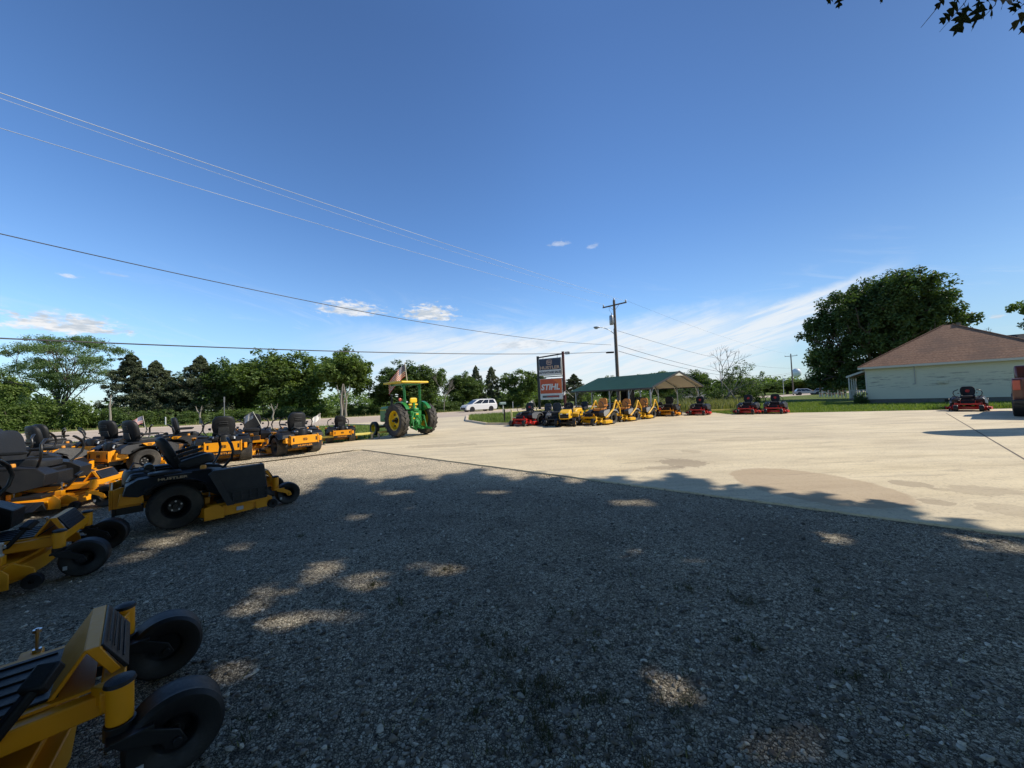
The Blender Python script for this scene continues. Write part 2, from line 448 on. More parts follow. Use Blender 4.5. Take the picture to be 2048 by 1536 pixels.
    if detail:
        for x in (.36, .88):
            for s in (-1, 1): p = MB(); p.cyl((x, s*.50, .25), (x, s*.50, .45), .008, 8); p.cyl((x, s*.50, .43), (x, s*.50, .445), .018, 6); p.cyl((x, s*.50, .33), (x, s*.50, .345), .018, 6); p.build('adjuster_rod', M['chrome'], root)
        p = MB(); p.cyl((.86, -.37, .38), (.86, -.385, .38), .014, 8); p.build('pedal_bolt', M['chrome'], root)
    # fenders / body
    prof = [(-.50, .53), (-.47, .64), (-.36, .71), (-.05, .735), (.34, .735), (.58, .69), (.72, .60), (.70, .42), (.44, .36), (.34, .42), (.29, .53), (.17, .605), (0, .635), (-.17, .605), (-.30, .53), (-.36, .50)]
    for s in (-1, 1):
        g = MB(); k = g.mark()
        n = len(prof)
        def Q(p, t):  # outer side drawn in at the top
            inn = .25; out = .655-(.10*max(0, (p[1]-.60)/.135) if p[1] > .6 else 0)-(.05 if p[0] < -.4 else 0)-(.10 if p[0] > .55 else 0)
            return (p[0], s*(inn if t == 0 else out), p[1])
        vs = [Q(q, 0) for q in prof]+[Q(q, 1) for q in prof]
        fs = [tuple(range(n)), tuple(range(n, 2*n))[::-1]]+[(i, n+i, n+(i+1) % n, (i+1) % n) for i in range(n)]
        if s < 0: fs = [t[::-1] for t in fs]
        g.add(vs, fs)
        g.prism([(-.30, .60), (-.14, .66), (.14, .66), (.30, .58), (.315, .545), (.18, .625), (0, .652), (-.18, .625), (-.31, .545)], s*.652, s*.672, 'y')
        fo = g.build('fender', FE, root, bevel=.014)
        t = MB(); t.pillow((-.10, s*.44, .745), (.34, .24, .05), .5); t.build('fender_tray', M['plastic'], fo)
        if body == 'yellow':
            bd = MB(); bd.prism([(-.12, .733), (.16, .733), (.07, .662), (-.03, .662)], s*.60, s*.677, 'y'); bdo = bd.build('badge_plate', B if not chute_box else M['plastic'], fo, bevel=.004)
            if chute_box: text('lettering', T_HS, M['print_tan'], fo, (-.04, s*.679, .69), (-s*-1 if False else (1 if s < 0 else -1), 0, 0)).scale = (1, 1, 1)
            else:
                e = MB(); emblem(e, (.02, s*.679, .697), (1 if s < 0 else -1, 0, 0), .09, .045); e.build('emblem', M['print_black'], fo)
    for s in (-1, 1):
        q = MB(); q.prism([(-.54, .40), (-.52, .55), (-.42, .535), (-.31, .50), (-.30, .40)], s*.42-.03, s*.42+.10 if s > 0 else s*.42-.10, 'y'); q.build('quarter_panel', B, root, bevel=.008)
    mid = MB(); mid.b(-.16, .55, -.248, .248, .40, .655); mid.b(.55, .66, -.2, .2, .386, .60); mid.prism([(-.16, .5), (-.30, .5), (-.2, .64), (-.16, .64)], -.24, .24, 'y')
    mid.build('seat_base', M['plastic'], root, bevel=.02)
    st = seat_parts(root, (.02, 0, .665), M[seat], M[seatside] if seatside else None, logo=seatlogo)
    # engine
    e = MB()
    e.b(-.47, -.20, -.2, .2, .44, .60); e.lathe([(.001, .80), (.10, .80), (.155, .78), (.17, .72), (.17, .60)], (-.33, 0, 0), 'z', 24)
    e.pillow((-.34, .17, .68), (.2, .2, .16), .6); e.pillow((-.34, -.17, .68), (.2, .2, .16), .6)
    for z in range(5): e.b(-.42, -.26, .20, .30, .60+.028*z, .614+.028*z); e.b(-.42, -.26, -.30, -.20, .60+.028*z, .614+.028*z)
    for k in range(8):
        t = k*math.pi/4; e.bar((-.33, 0, .806), (-.33+.13*math.cos(t), .13*math.sin(t), .80), .01, .012)
    en = e.build('engine', M['black'], root, bevel=.006)
    e = MB(); e.cyl((-.24, -.12, .80), (-.24, .12, .80), .05, 14); e.build('air_filter', M['plastic'], en)
    e = MB(); e.cyl((-.50, -.14, .50), (-.50, .14, .50), .055, 14); e.cyl((-.50, -.1, .50), (-.53, -.1, .44), .02, 8); e.build('muffler', M['grey_dark'], en)
    e = MB(); e.cyl((-.44, .22, .70), (-.40, .22, .74), .02, 8); e.build('oil_cap', M['chrome'], en)
    e = MB(); e.cyl((-.45, -.24, .66), (-.42, -.24, .72), .018, 8); e.build('oil_filter', M['sticker'], en)
    # rear bumper
    rb = MB()
    rb.b(-.600, -.580, -.40, .40, .36, .60)
    for s in (-1, 1):
        a0, a1 = (-.40, -.38) if s < 0 else (.38, .40)
        rb.prism([(-.579, .36), (-.579, .60), (-.50, .625), (-.34, .57), (-.30, .44), (-.33, .36)], s*.385, s*.405, 'y')
    rb.b(-.615, -.6005, -.40, -.37, .345, .60); rb.b(-.615, -.6005, .37, .40, .345, .60)
    r_ = rb.build('rear_bumper', B, root, bevel=.004)
    k = MB()
    for y in (-.325, .325): k.b(-.604, -.6005, y-.02, y+.02, .43, .54)
    emblem(k, (-.603, 0, .485), (0, -1, 0), .12, .075, .006); k.build('emblem', M['print_black'], r_)
    k = MB(); k.b(-.590, -.56, -.38, .38, .245, .357); k.b(-.56, -.3, -.33, -.31, .26, .36); k.b(-.56, -.3, .31, .33, .26, .36); kb = k.build('hitch_plate', M['black'], root, bevel=.006)
    if rear_text: text('lettering', T_H, M['print_orange'], kb, (-.5925, 0, .30), (0, -1, 0))
    # levers
    for s in (-1, 1):
        l = MB()
        l.tube([(.50, s*.34, .66), (.56, s*.40, .74), (.62, s*.47, .84), (.64, s*.49, .95), (.62, s*.46, 1.05), (.60, s*.34, 1.12), (.60, s*.30, 1.13)], [.017, .017, .017, .019, .021, .021, .018], 10)
        l.b(.46, .54, s*.34-.03, s*.34+.03, .60, .68)
        l.build('control_lever', M[lever], root)
    if rops:
        for s in (-1, 1):
            l = MB(); l.tube([(.72, s*.67, .36), (.46, s*.67, .50), (.08, s*.66, .74), (-.16, s*.62, 1.10), (-.22, s*.62, 1.16), (-.28, s*.62, 1.12)], .048, 8); l.tube([(-.25, s*.62, 1.14), (-.40, s*.64, .92), (-.52, s*.64, .70), (-.56, s*.62, .52)], .036, 8)
            l.build('roll_bar', M[rops], root, smooth=50)
    return root

# ------------------------------------------------------------------ small lawn tractor with a steering wheel
def make_lawn_tractor(hood='tractor_yellow', nose='black'):
    root = thing('lawn_tractor')
    h = MB(); pr = [(.62, .36), (.62, .62), (.72, .80), (1.25, .76), (1.47, .66), (1.52, .50), (1.50, .36)]
    h.prism(pr, -.24, .24, 'y'); h.build('hood', M[hood], root, bevel=.045)
    n = MB(); n.prism([(1.30, .40), (1.30, .66), (1.49, .61), (1.545, .50), (1.52, .40)], -.20, .20, 'y')
    for i in range(4): n.b(1.50, 1.55, -.17, .17, .42+.04*i, .435+.04*i)
    n.b(.80, 1.1, -.247, .247, .48, .60); n.build('grille', M['black'], root, bevel=.02)
    for s in (-1, 1):
        n = MB(); n.pillow((1.50, s*.14, .60), (.06, .10, .05), .6); n.build('headlight', M['sticker'], root)
    n = MB(); n.b(-.35, .62, -.22, .22, .34, .50); n.prism([(.55, .5), (.72, .5), (.72, .82), (.64, .86), (.55, .78)], -.2, .2, 'y'); n.b(.1, .6, -.45, .45, .34, .37); n.build('chassis', M['black'], root, bevel=.02)
    for s in (-1, 1):
        n = MB(); n.prism([(-.42, .40), (-.38, .56), (-.2, .64), (.18, .64), (.32, .56), (.36, .40), (.30, .40), (.18, .52), (0, .57), (-.18, .52), (-.34, .40)], min(s*.2, s*.50), max(s*.2, s*.50), 'y'); n.build('fender', M[hood], root, bevel=.02)
    seat_parts(root, (-.12, 0, .66), M['vinyl'], w=.44, h=.42, arms=False, slots=False)
    n = MB(); k = n.mark(); n.lathe([(.165+.014*math.cos(a), .014*math.sin(a)) for a in [i*math.pi/3 for i in range(6)]], (0, 0, 0), 'z', 28, True)
    for i in range(3):
        a = i*2*math.pi/3; n.bar((0, 0, -.02), (.16*math.cos(a), .16*math.sin(a), 0), .03, .012)
    n.cyl((0, 0, -.2), (0, 0, 0), .02, 8); n.xf(k, Matrix.Translation((.52, 0, .98)) @ Matrix.Rotation(R(-35), 4, 'Y')); n.build('steering_wheel', M['black'], root)
    n = MB(); n.prism([(.28, -.42), (.40, -.52), (.90, -.52), (1.02, -.40), (1.02, .40), (.90, .52), (.40, .52), (.28, .42)], .09, .22); n.build('deck', M['black'], root, bevel=.03)
    n = MB(); n.cyl((1.25, -.36, .19), (1.25, .36, .19), .025, 10); n.cyl((0, -.3, .24), (0, .3, .24), .03, 10); n.build('axle', M['black'], root)
    for s in (-1, 1):
        wheel(root, (0, s*.40, .25), .25, .22, .12, s, M['rubber_new'], M[hood], 'drive_wheel', knobs=.006, dish=.2, seg=40)
        wheel(root, (1.25, s*.42, .19), .19, .15, .09, s, M['rubber_new'], M[hood], 'front_wheel', dish=.2, seg=32)
    return root
# ------------------------------------------------------------------ farm tractor
def flag_mesh(name, W, Hh, parent, mats, drop=.5, stars=True):
    """waving flag from the pole (x=0) outwards along -x, 13 stripes, canton next to the pole"""
    nx, ny = 26, 26; V = []; Fq = []; mi = []
    for j in range(ny+1):
        for i in range(nx+1):
            u = i/nx; v = j/ny
            V.append((-W*u*.86, .09*W*math.sin(u*8+v*1.2)*u**.5, Hh*(v-1)-drop*W*u**1.3+.02*W*math.sin(u*9)))
    for j in range(ny):
        for i in range(nx):
            Fq.append((j*(nx+1)+i, j*(nx+1)+i+1, (j+1)*(nx+1)+i+1, (j+1)*(nx+1)+i))
            if i < 10 and j >= 12: mi.append(3 if (stars and i % 2 == 1 and j % 2 == 1) else 2)
            else: mi.append(0 if (j//2) % 2 == 0 else 1)
    mb = MB(); mb.add(V, Fq); mb.m = mi
    return mb.build(name, mats, parent)
def make_tractor():
    G, Y = M['green'], M['tractor_yellow']
    root = thing('farm_tractor')
    def lugs(r, w, h, n, side):
        mb = MB()
        for k in range(n):
            for sd in (-1, 1):
                t0 = 2*math.pi*(k+(.5 if sd > 0 else 0))/n
                vs = []
                for (u, y) in ((0, -.03*sd), (1, sd*w*.5)):
                    for dt in (-.045, .045):
                        for hh in (-.03, h*(1 if u == 0 else .85)):
                            t = t0+side*.36*u*1+dt; rr = r+hh-(.035 if u else 0)
                            vs.append((rr*math.cos(t), y, rr*math.sin(t)))
                mb.add(vs, [(0, 1, 3, 2), (4, 6, 7, 5), (0, 4, 5, 1), (2, 3, 7, 6), (1, 5, 7, 3), (0, 2, 6, 4)])
        return mb
    for s in (-1, 1):
        e = rim_mb(.46, .40, .1, side=s, hub=.08).build('rear_wheel', Y, root); e.location = (0, s*.80, .80)
        mb = tyre_mb(.75, .44, .47, 56); mb.add(lugs(.745, .44, .055, 20, -1).v, lugs(.745, .44, .055, 20, -1).f); mb.build('tyre', M['rubber'], e, smooth=30)
        h = MB(); h.cyl((0, s*.02, 0), (0, s*.22, 0), .055, 12); h.lathe([(.001, s*.06), (.13, s*.06), (.14, s*.02)], seg=20)
        for k in range(6):
            t = k*math.pi/3; h.box((.30*math.cos(t), s*.02, .30*math.sin(t)), (.07, .05, .07)) if k % 2 else h.cyl((.1*math.cos(t), 0, .1*math.sin(t)), (.1*math.cos(t), s*.09, .1*math.sin(t)), .015, 6)
        h.build('wheel_hub', M['black'], e)
        wheel(root, (2.25, s*.72, .36), .36, .20, .20, s, M['rubber_new'], Y, 'front_wheel', dish=-.1, seg=44, groove=.012)
    a = MB(); a.bar((2.25, -.68, .42), (2.25, .68, .42), .09, .10); a.cyl((2.25, -.66, .36), (2.25, -.5, .36), .03, 8); a.cyl((2.25, .5, .36), (2.25, .66, .36), .03, 8)
    for s in (-1, 1): a.cyl((2.25, s*.6, .34), (2.25, s*.6, .56), .035, 10)
    a.b(1.9, 2.4, -.15, .15, .42, .56); a.build('front_axle', M['black'], root, bevel=.01)
    b = MB(); b.prism([(.95, .66), (.95, 1.42), (1.1, 1.50), (2.35, 1.44), (2.50, 1.36), (2.52, .66)], -.27, .27, 'y'); bo = b.build('hood', G, root, bevel=.05)
    for s in (-1, 1):
        g = MB(); g.b(1.0, 2.48, s*.272-.003, s*.272+.003, 1.24, 1.31); g.build('side_stripe', Y, bo)
    g = MB(); [g.b(2.522, 2.53, -.2, .2, .75+.06*i, .78+.06*i) for i in range(9)]; g.build('grille', M['black'], bo)
    g = MB(); g.cyl((1.75, .0, 1.45), (1.75, 0, 2.05), .035, 12); g.cyl((1.75, 0, 1.5), (1.75, 0, 1.75), .07, 14); g.build('exhaust_stack', M['black'], root)
    c = MB(); c.b(-.25, 1.3, -.2, .2, .48, 1.0); c.cyl((0, -.66, .80), (0, .66, .80), .12, 16); c.b(1.3, 1.95, -.17, .17, .5, .68); c.b(-.42, .0, -.3, .3, .62, 1.22); c.b(-.46, -.42, -.24, .24, .5, 1.15)
    c.lathe([(.001, -.55), (.12, -.55), (.16, -.46)], (0, 0, .62), 'x', 18); c.b(-.5, -.42, -.12, .12, .92, 1.12); c.pillow((-.3, 0, 1.27), (.35, .34, .2), .5)
    c.build('transmission', G, root, bevel=.015)
    c = MB(); c.b(-.512, -.50, -.07, .07, 1.03, 1.09); c.b(-.475, -.462, .12, .2, .84, .89); c.build('decal', Y, root)
    # three point hitch
    h = MB()
    for s in (-1, 1):
        h.bar((-.30, s*.25, .45), (-1.05, s*.42, .36), .035, .09); h.tube([(-.36, s*.27, 1.0), (-.55, s*.33, .98)], .035, 8); h.bar((-.55, s*.33, 1.0), (-.72, s*.36, .42), .04, .05); h.bar((-.40, s*.18, .55), (-.95, s*.05, .38), .03, .05)
        h.bar((-.42, s*.38, .9), (-.6, s*.47, .45), .03, .03)
    h.bar((-.46, 0, 1.0), (-.75, 0, .78), .05); h.b(-.95, -.1, -.05, .05, .38, .42); h.b(-.5, -.44, -.2, .2, .42, .50); h.b(-.62, -.46, -.06, .06, .56, .68)
    h.build('hitch', G, root, bevel=.006)
    for s in (-1, 1):
        f = MB(); arc = [(-.62+.0, 1.05)]
        out = [(.80*math.cos(t)*1.04, .80+.80*math.sin(t)*1.10) for t in [R(30+k*9.5) for k in range(13)]]
        inn = [(.77*math.cos(t)*1.04, .80+.77*math.sin(t)*1.10) for t in [R(30+k*9.5) for k in range(13)]]
        n = len(out); y0, y1 = (s*.52, s*.92)
        y0, y1 = s*.50, s*.70
        vs = [(x, y0, z) for x, z in out]+[(x, y1, z) for x, z in out]+[(x, y0, z) for x, z in inn]+[(x, y1, z) for x, z in inn]
        fs = []
        for i in range(n-1): fs += [(i, i+1, n+i+1, n+i), (2*n+i, 3*n+i, 3*n+i+1, 2*n+i+1), (i, 2*n+i, 2*n+i+1, i+1), (n+i, n+i+1, 3*n+i+1, 3*n+i)]
        f.add(vs, fs); f.prism([(x, z) for x, z in out]+[(.55, .95), (-.5, .95)], s*.50, s*.52, 'y'); f.build('fender', G, root)
        p = MB(); p.tube([(-.15, s*.42, .75), (-.16, s*.42, 1.3), (-.10, s*.44, 2.50)], .068, 4); p.bar((-.1, s*.44, 2.3), (.15, s*.44, 2.52), .05, .05); p.b(-.2, -.1, s*.42-.07, s*.42+.07, .72, 1.1)
        p.build('canopy_post', G, root, smooth=0)
    p = MB(); p.b(-.13, -.06, -.52, .52, 2.48, 2.55); p.b(.9, .97, -.52, .52, 2.48, 2.55); p.b(-.1, .95, -.47, -.41, 2.485, 2.545); p.b(-.1, .95, .41, .47, 2.485, 2.545); p.build('canopy_frame', G, root)
    p = MB(); p.prism([(-.45, 2.57), (-.43, 2.66), (.3, 2.675), (1.22, 2.65), (1.28, 2.56)], -.76, .76, 'y'); p.build('canopy', Y, root, bevel=.03)
    s = MB(); s.pillow((.05, 0, 1.38), (.46, .50, .12), .5); so = s.build('seat', Y, root)
    s = MB(); s.pillow((-.20, 0, 1.72), (.09, .40, .26), .5); s.pillow((-.17, 0, 1.52), (.10, .52, .10), .5); s.build('backrest', Y, so)
    s = MB(); s.bar((-.25, 0, 1.35), (-.25, 0, 1.62), .09, .05); s.build('seat_bracket', G, so)
    s = MB(); k = s.mark(); s.lathe([(.20+.014*math.cos(a), .014*math.sin(a)) for a in [i*math.pi/3 for i in range(6)]], (0, 0, 0), 'z', 28, True)
    for i in range(3):
        a = i*2*math.pi/3; s.bar((0, 0, -.02), (.2*math.cos(a), .2*math.sin(a), 0), .03, .012)
    s.cyl((0, 0, -.35), (0, 0, 0), .025, 8); s.xf(k, Matrix.Translation((.72, 0, 1.62)) @ Matrix.Rotation(R(-30), 4, 'Y')); s.build('steering_wheel', M['black'], root)
    s = MB(); s.b(.6, .95, -.25, .25, 1.0, 1.45); s.build('dashboard', G, root, bevel=.04)
    s = MB(); s.pillow((-.1, .66, 1.78), (.07, .16, .14), .7); s.cyl((-.1, .66, 1.6), (-.1, .66, 1.72), .015, 6); s.build('warning_lamp', M['lamp'], root)
    return root

# ------------------------------------------------------------------ road vehicles (x forward)
def make_car(L=5.1, W=1.95, Hh=1.75, mat='white', kind='minivan', van=False):
    root = thing(kind)
    k = L/5.1; z = Hh/1.75
    if kind == 'cargo_van': low = [(-2.5, .35), (-2.54, .9), (-2.5, 1.1), (1.55, 1.1), (2.3, .98), (2.5, .7), (2.5, .35)]; top = [(-2.5, 1.1), (-2.42, 1.75), (1.0, 1.75), (1.7, 1.1)]
    elif kind == 'parked_car': low = [(-2.5, .4), (-2.5, .95), (1.2, .98), (2.35, .85), (2.5, .6), (2.45, .35)]; top = [(-2.3, .95), (-1.7, 1.7), (.2, 1.72), (1.3, .97)]
    else: low = [(-2.5, .40), (-2.55, .70), (-2.5, 1.05), (1.35, 1.08), (2.15, .95), (2.5, .72), (2.52, .40), (2.4, .25), (-2.4, .25)]; top = [(-2.48, 1.05), (-2.28, 1.62), (-1.9, 1.72), (.0, 1.75), (.55, 1.66), (1.55, 1.07)]
    def scl(p): return [(a*k, b*z) for a, b in p]
    b = MB(); low, top = scl(low), scl(top)
    b.prism(low, -W/2, W/2, 'y'); n = len(top)
    def cab(mb, pts, w0, w1, off=0):
        zz = [p[1] for p in pts]; a, c = min(top_z), max(top_z)
        def yy(zv): return w0+(w1-w0)*(zv-a)/(c-a)+off
        vs = [(x, -yy(q), q) for x, q in pts]+[(x, yy(q), q) for x, q in pts]; m = len(pts)
        mb.add(vs, [tuple(range(m))[::-1], tuple(range(m, 2*m))]+[(i, (i+1) % m, m+(i+1) % m, m+i) for i in range(m)])
    top_z = [p[1] for p in top]
    cab(b, top, W/2-.03, W/2-.26)
    body = b.build('body', M[mat], root, bevel=.06)
    # windows: side panes, windscreen
    cx = sum(p[0] for p in top)/n; zb, zt = min(top_z), max(top_z)
    def pane(x0, x1, zx0, zx1):
        m = MB(); cab(m, [(x0, zb+.07), (zx0, zt-.12), (zx1, zt-.12), (x1, zb+.07)], W/2-.03, W/2-.26, .006); m.build('side_window', M['glass'], root)
    if kind == 'cargo_van': pane(.75*k, 1.55*k, .75*k, 1.05*k)
    else:
        xl, xr = top[0][0], top[-1][0]
        fr = [.06, .33, .36, .62, .65, .93]
        tl, tr = xl+.32*k, xr-1.15*k
        for i in range(0, 6, 2): pane(xl+(xr-xl)*fr[i], xl+(xr-xl)*fr[i+1], tl+(tr-tl)*fr[i], tl+(tr-tl)*fr[i+1])
    p0, p1 = top[-1], (top[-2])
    m = MB(); wv = W/2-.12; ws = W/2-.30
    d = Vector((p1[0]-p0[0], 0, p1[1]-p0[1])); nrm = Vector((d.z, 0, -d.x)).normalized()*.008 if d.z > 0 else Vector((0, 0, 0))
    A = Vector((p0[0], 0, p0[1]))+d*.08+nrm; B2 = Vector((p0[0], 0, p0[1]))+d*.9+nrm
    m.add([(A.x, -wv, A.z), (A.x, wv, A.z), (B2.x, ws, B2.z), (B2.x, -ws, B2.z)], [(0, 1, 2, 3)]); m.build('windscreen', M['glass'], root)
    for s in (-1, 1):
        m = MB(); m.pillow((low[-2][0]*.955 if kind != 'minivan' else 2.38*k, s*(W/2-.22), .72*z), (.22, .40, .13), .6); m.build('headlight', M['glass'], root)
        m = MB(); m.pillow((-2.46*k, s*(W/2-.12), .98*z), (.12, .2, .22), .6); m.build('tail_light', M['lamp'], root)
        for x in (1.55*k, -1.50*k):
            m = MB(); m.cyl((x, s*(W/2-.2), .34), (x, s*(W/2+.004), .34), .40, 28); m.build('wheel_arch', M['black'], root)
            wheel(root, (x, s*(W/2-.10), .34), .34, .23, .225, s, M['rubber_new'], M['alu'], 'wheel', dish=.5, bolts=5)
    m = MB(); m.b(2.38*k, 2.56*k, -W*.36, W*.36, .34, .60) if kind == 'minivan' else m.b(2.4*k, 2.53*k, -W*.3, W*.3, .4, .6); m.build('grille', M['black'], root, bevel=.02)
    return root
def make_pickup():
    root = thing('pickup_truck'); W = 2.0
    b = MB(); b.prism([(-2.75, .62), (-2.78, 1.42), (-.7, 1.45), (-.7, 1.2), (1.3, 1.28), (2.6, 1.18), (2.8, .9), (2.8, .5), (-.6, .5), (-2.4, .55)], -W/2, W/2, 'y')
    b.build('body', M['maroon'], root, bevel=.04)
    b = MB(); b.prism([(-.75, 1.3), (-.62, 1.93), (.6, 1.95), (1.35, 1.25)], -W/2+.1, W/2-.1, 'y'); b.build('cab', M['maroon'], root, bevel=.06)
    for s in (-1, 1):
        m = MB(); m.prism([(-.6, 1.36), (-.5, 1.84), (.5, 1.86), (1.05, 1.36)], s*(W/2-.098), s*(W/2-.092), 'y'); m.build('side_window', M['glass'], root)
        for x in (-1.75, 1.85):
            m = MB(); m.cyl((x, s*(W/2-.25), .42), (x, s*(W/2+.004), .42), .47, 28); m.build('wheel_arch', M['black'], root)
            wheel(root, (x, s*(W/2-.11), .40), .40, .26, .24, s, M['rubber_new'], M['alu'], 'wheel', dish=.4, bolts=6)
        m = MB(); m.box((-2.79, s*(W/2-.10), 1.18), (.06, .17, .36)); m.build('tail_light', M['lamp'], root, bevel=.02)
    m = MB(); m.b(-2.80, -2.782, -.78, .78, .72, 1.40); m.b(-2.82, -2.80, -.12, .12, 1.26, 1.31); m.build('tailgate', M['maroon'], root, bevel=.01)
    m = MB(); m.b(-3.02, -2.80, -W/2, W/2, .50, .66); m.b(-2.95, -2.8, -.6, .6, .42, .50); m.build('rear_bumper', M['black'], root, bevel=.03)
    return root
def make_utv():
    root = thing('utility_vehicle'); K = M['black']
    b = MB(); b.prism([(-1.5, .45), (-1.5, .95), (-.55, .95), (-.55, .55), (.65, .55), (.8, .98), (1.45, .88), (1.5, .5), (1.3, .38), (-1.3, .38)], -.72, .72, 'y'); b.build('body', M['grey_dark'], root, bevel=.04)
    f = MB()
    for s in (-1, 1):
        f.tube([(.85, s*.66, .95), (.45, s*.62, 1.85), (-.6, s*.62, 1.88), (-.62, s*.66, .95)], .03, 8); f.tube([(-.1, s*.64, .6), (-.1, s*.62, 1.86)], .025, 8); f.tube([(-1.45, s*.68, .95), (-1.45, s*.68, 1.12), (-.6, s*.68, 1.12)], .02, 6)
    f.tube([(-.62, -.6, 1.4), (-.62, .6, 1.4)], .025, 8); f.build('roll_cage', K, root)
    f = MB(); f.b(-.7, .6, -.7, .7, 1.87, 1.93); f.build('roof', K, root, bevel=.02)
    for s in (-1, 1):
        f = MB(); f.prism([(-.58, .55), (.70, .55), (.80, 1.02), (.2, 1.12), (-.58, 1.16)], s*.68, s*.71, 'y'); f.build('door', K, root, bevel=.01)
    f = MB(); f.b(-.66, -.62, -.62, .62, .9, 1.80); f.build('rear_screen', M['mesh'], root)
    for s in (-1, 1):
        f = MB(); f.prism([(-.60, 1.12), (-.12, 1.12), (-.12, 1.84), (-.60, 1.84)], s*.625, s*.64, 'y'); f.build('side_net', M['mesh'], root)
    f = MB(); f.b(-1.44, -.72, -.66, .66, .96, 1.34); f.build('cargo_box', K, root, bevel=.03)
    seat_parts(root, (-.45, .3, .62), M['vinyl'], w=.5, h=.6, arms=False, slots=False); seat_parts(root, (-.45, -.3, .62), M['vinyl'], w=.5, h=.6, arms=False, slots=False)
    for s in (-1, 1):
        for x in (-1.0, 1.05): wheel(root, (x, s*.66, .33), .33, .26, .17, s, M['rubber_new'], M['black'], 'wheel', knobs=.012, dish=.3)
    return root
# ------------------------------------------------------------------ light and sky
SUN_EL = R(40); SUN_AZ = 1.0, 0.02            # the sun stands to the right of the view
sd = Vector((SUN_AZ[0], SUN_AZ[1], 0)).normalized()*math.cos(SUN_EL)+Vector((0, 0, math.sin(SUN_EL)))
ld = bpy.data.lights.new('sun', 'SUN'); ld.energy = 5.0; ld.angle = R(.53); ld.color = (1, .93, .82)
lo = bpy.data.objects.new('sun', ld); COL.objects.link(lo); lo.rotation_euler = (-sd).to_track_quat('-Z', 'Y').to_euler()
SC.view_settings.view_transform = 'Standard'; SC.view_settings.look = 'None'; SC.view_settings.exposure = 0; SC.view_settings.gamma = 1
SC.render.film_transparent = False; SC.cycles.max_bounces = 4; SC.cycles.diffuse_bounces = 2; SC.cycles.glossy_bounces = 2; SC.cycles.transmission_bounces = 2; SC.cycles.transparent_max_bounces = 4
w = bpy.data.worlds.new('World'); SC.world = w; w.use_nodes = True
nt = w.node_tree; nt.nodes.clear()
out = nt.nodes.new('ShaderNodeOutputWorld'); bg = nt.nodes.new('ShaderNodeBackground'); nt.links.new(bg.outputs[0], out.inputs[0])
sky = nt.nodes.new('ShaderNodeTexSky'); sky.sky_type = 'NISHITA'; sky.sun_disc = False
sky.sun_elevation = SUN_EL; sky.sun_rotation = math.atan2(sd.x, sd.y); sky.altitude = 200; sky.air_density = 1.15; sky.dust_density = .35; sky.ozone_density = 2.2
bg.inputs['Strength'].default_value = .12
tc = nt.nodes.new('ShaderNodeTexCoord'); sp = nt.nodes.new('ShaderNodeSeparateXYZ'); nt.links.new(tc.outputs['Generated'], sp.inputs[0])
az = math_(nt, 'MULTIPLY', math_(nt, 'ARCTAN2', sp.outputs[0], sp.outputs[1]), 57.2958)
el = math_(nt, 'MULTIPLY', math_(nt, 'ARCSINE', sp.outputs[2]), 57.2958)
def comb(x, y, z=0.):
    c = nt.nodes.new('ShaderNodeCombineXYZ')
    for i, v in enumerate((x, y, z)):
        if isinstance(v, (int, float)): c.inputs[i].default_value = v
        else: nt.links.new(v, c.inputs[i])
    return c.outputs[0]
def sstep(x, a, b):
    n = nt.nodes.new('ShaderNodeMapRange'); n.interpolation_type = 'SMOOTHSTEP'
    for i, v in enumerate((x, a, b)):
        if isinstance(v, (int, float)): n.inputs[i].default_value = v
        else: nt.links.new(v, n.inputs[i])
    return n.outputs[0]
mul = lambda *a: math_(nt, 'MULTIPLY', *a); add = lambda *a: math_(nt, 'ADD', *a); sub = lambda *a: math_(nt, 'SUBTRACT', *a)
def skydir(px, py):
    d = ray(px, py).normalized(); return math.degrees(math.atan2(d.x, d.y)), math.degrees(math.asin(d.z))
# thin cirrus sheet: bright along a slanting upper edge that climbs to the right
a0, e0 = skydir(1250, 712); a1, e1 = skydir(1700, 566); sl = (e1-e0)/(a1-a0)
line = add(mul(sub(az, a0), sl), e0+.3)
streak = noise(nt, comb(mul(add(az, mul(el, -1.5)), .05), mul(sub(el, mul(az, sl)), .42), .3), 3.0, 6, .62, .6)
wob = mul(sub(noise(nt, comb(mul(az, .09), mul(el, .15), 2.), 2.0, 4, .6), .5), 3.2)
dl = add(sub(el, line), wob)
thick = add(4.5, mul(sstep(az, 42., 18.), 11.)); under = mul(sstep(dl, .9, -.9), sstep(dl, mul(thick, -1.2), mul(thick, -.4)))
rightmask = mul(sstep(az, 4., 14.), sstep(az, 49., 41.))
cir = mul(mul(under, rightmask), add(.35, mul(sstep(streak, .32, .60), .65)))
# left part of the sheet, fainter, under about nine degrees
wide = mul(mul(sstep(add(el, mul(wob, 1.4)), 12.5, 8.5), sstep(az, -34., -8.)), mul(sstep(az, 40., 28.), add(.62, mul(sstep(streak, .36, .58), .38))))
wisp = noise(nt, comb(mul(add(az, mul(el, 1.4)), .030), mul(sub(el, mul(az, -.22)), .11), 4.), 3.4, 7, .66, 1.2)
wispm = mul(mul(sstep(wisp, .50, .85), mul(sstep(el, 19., 9.), sstep(el, 1., 5.))), .42)
haze = mul(sstep(el, 13., 0.), .36)
tot = math_(nt, 'MAXIMUM', math_(nt, 'MAXIMUM', mul(cir, .90), mul(wide, .88)), wispm)
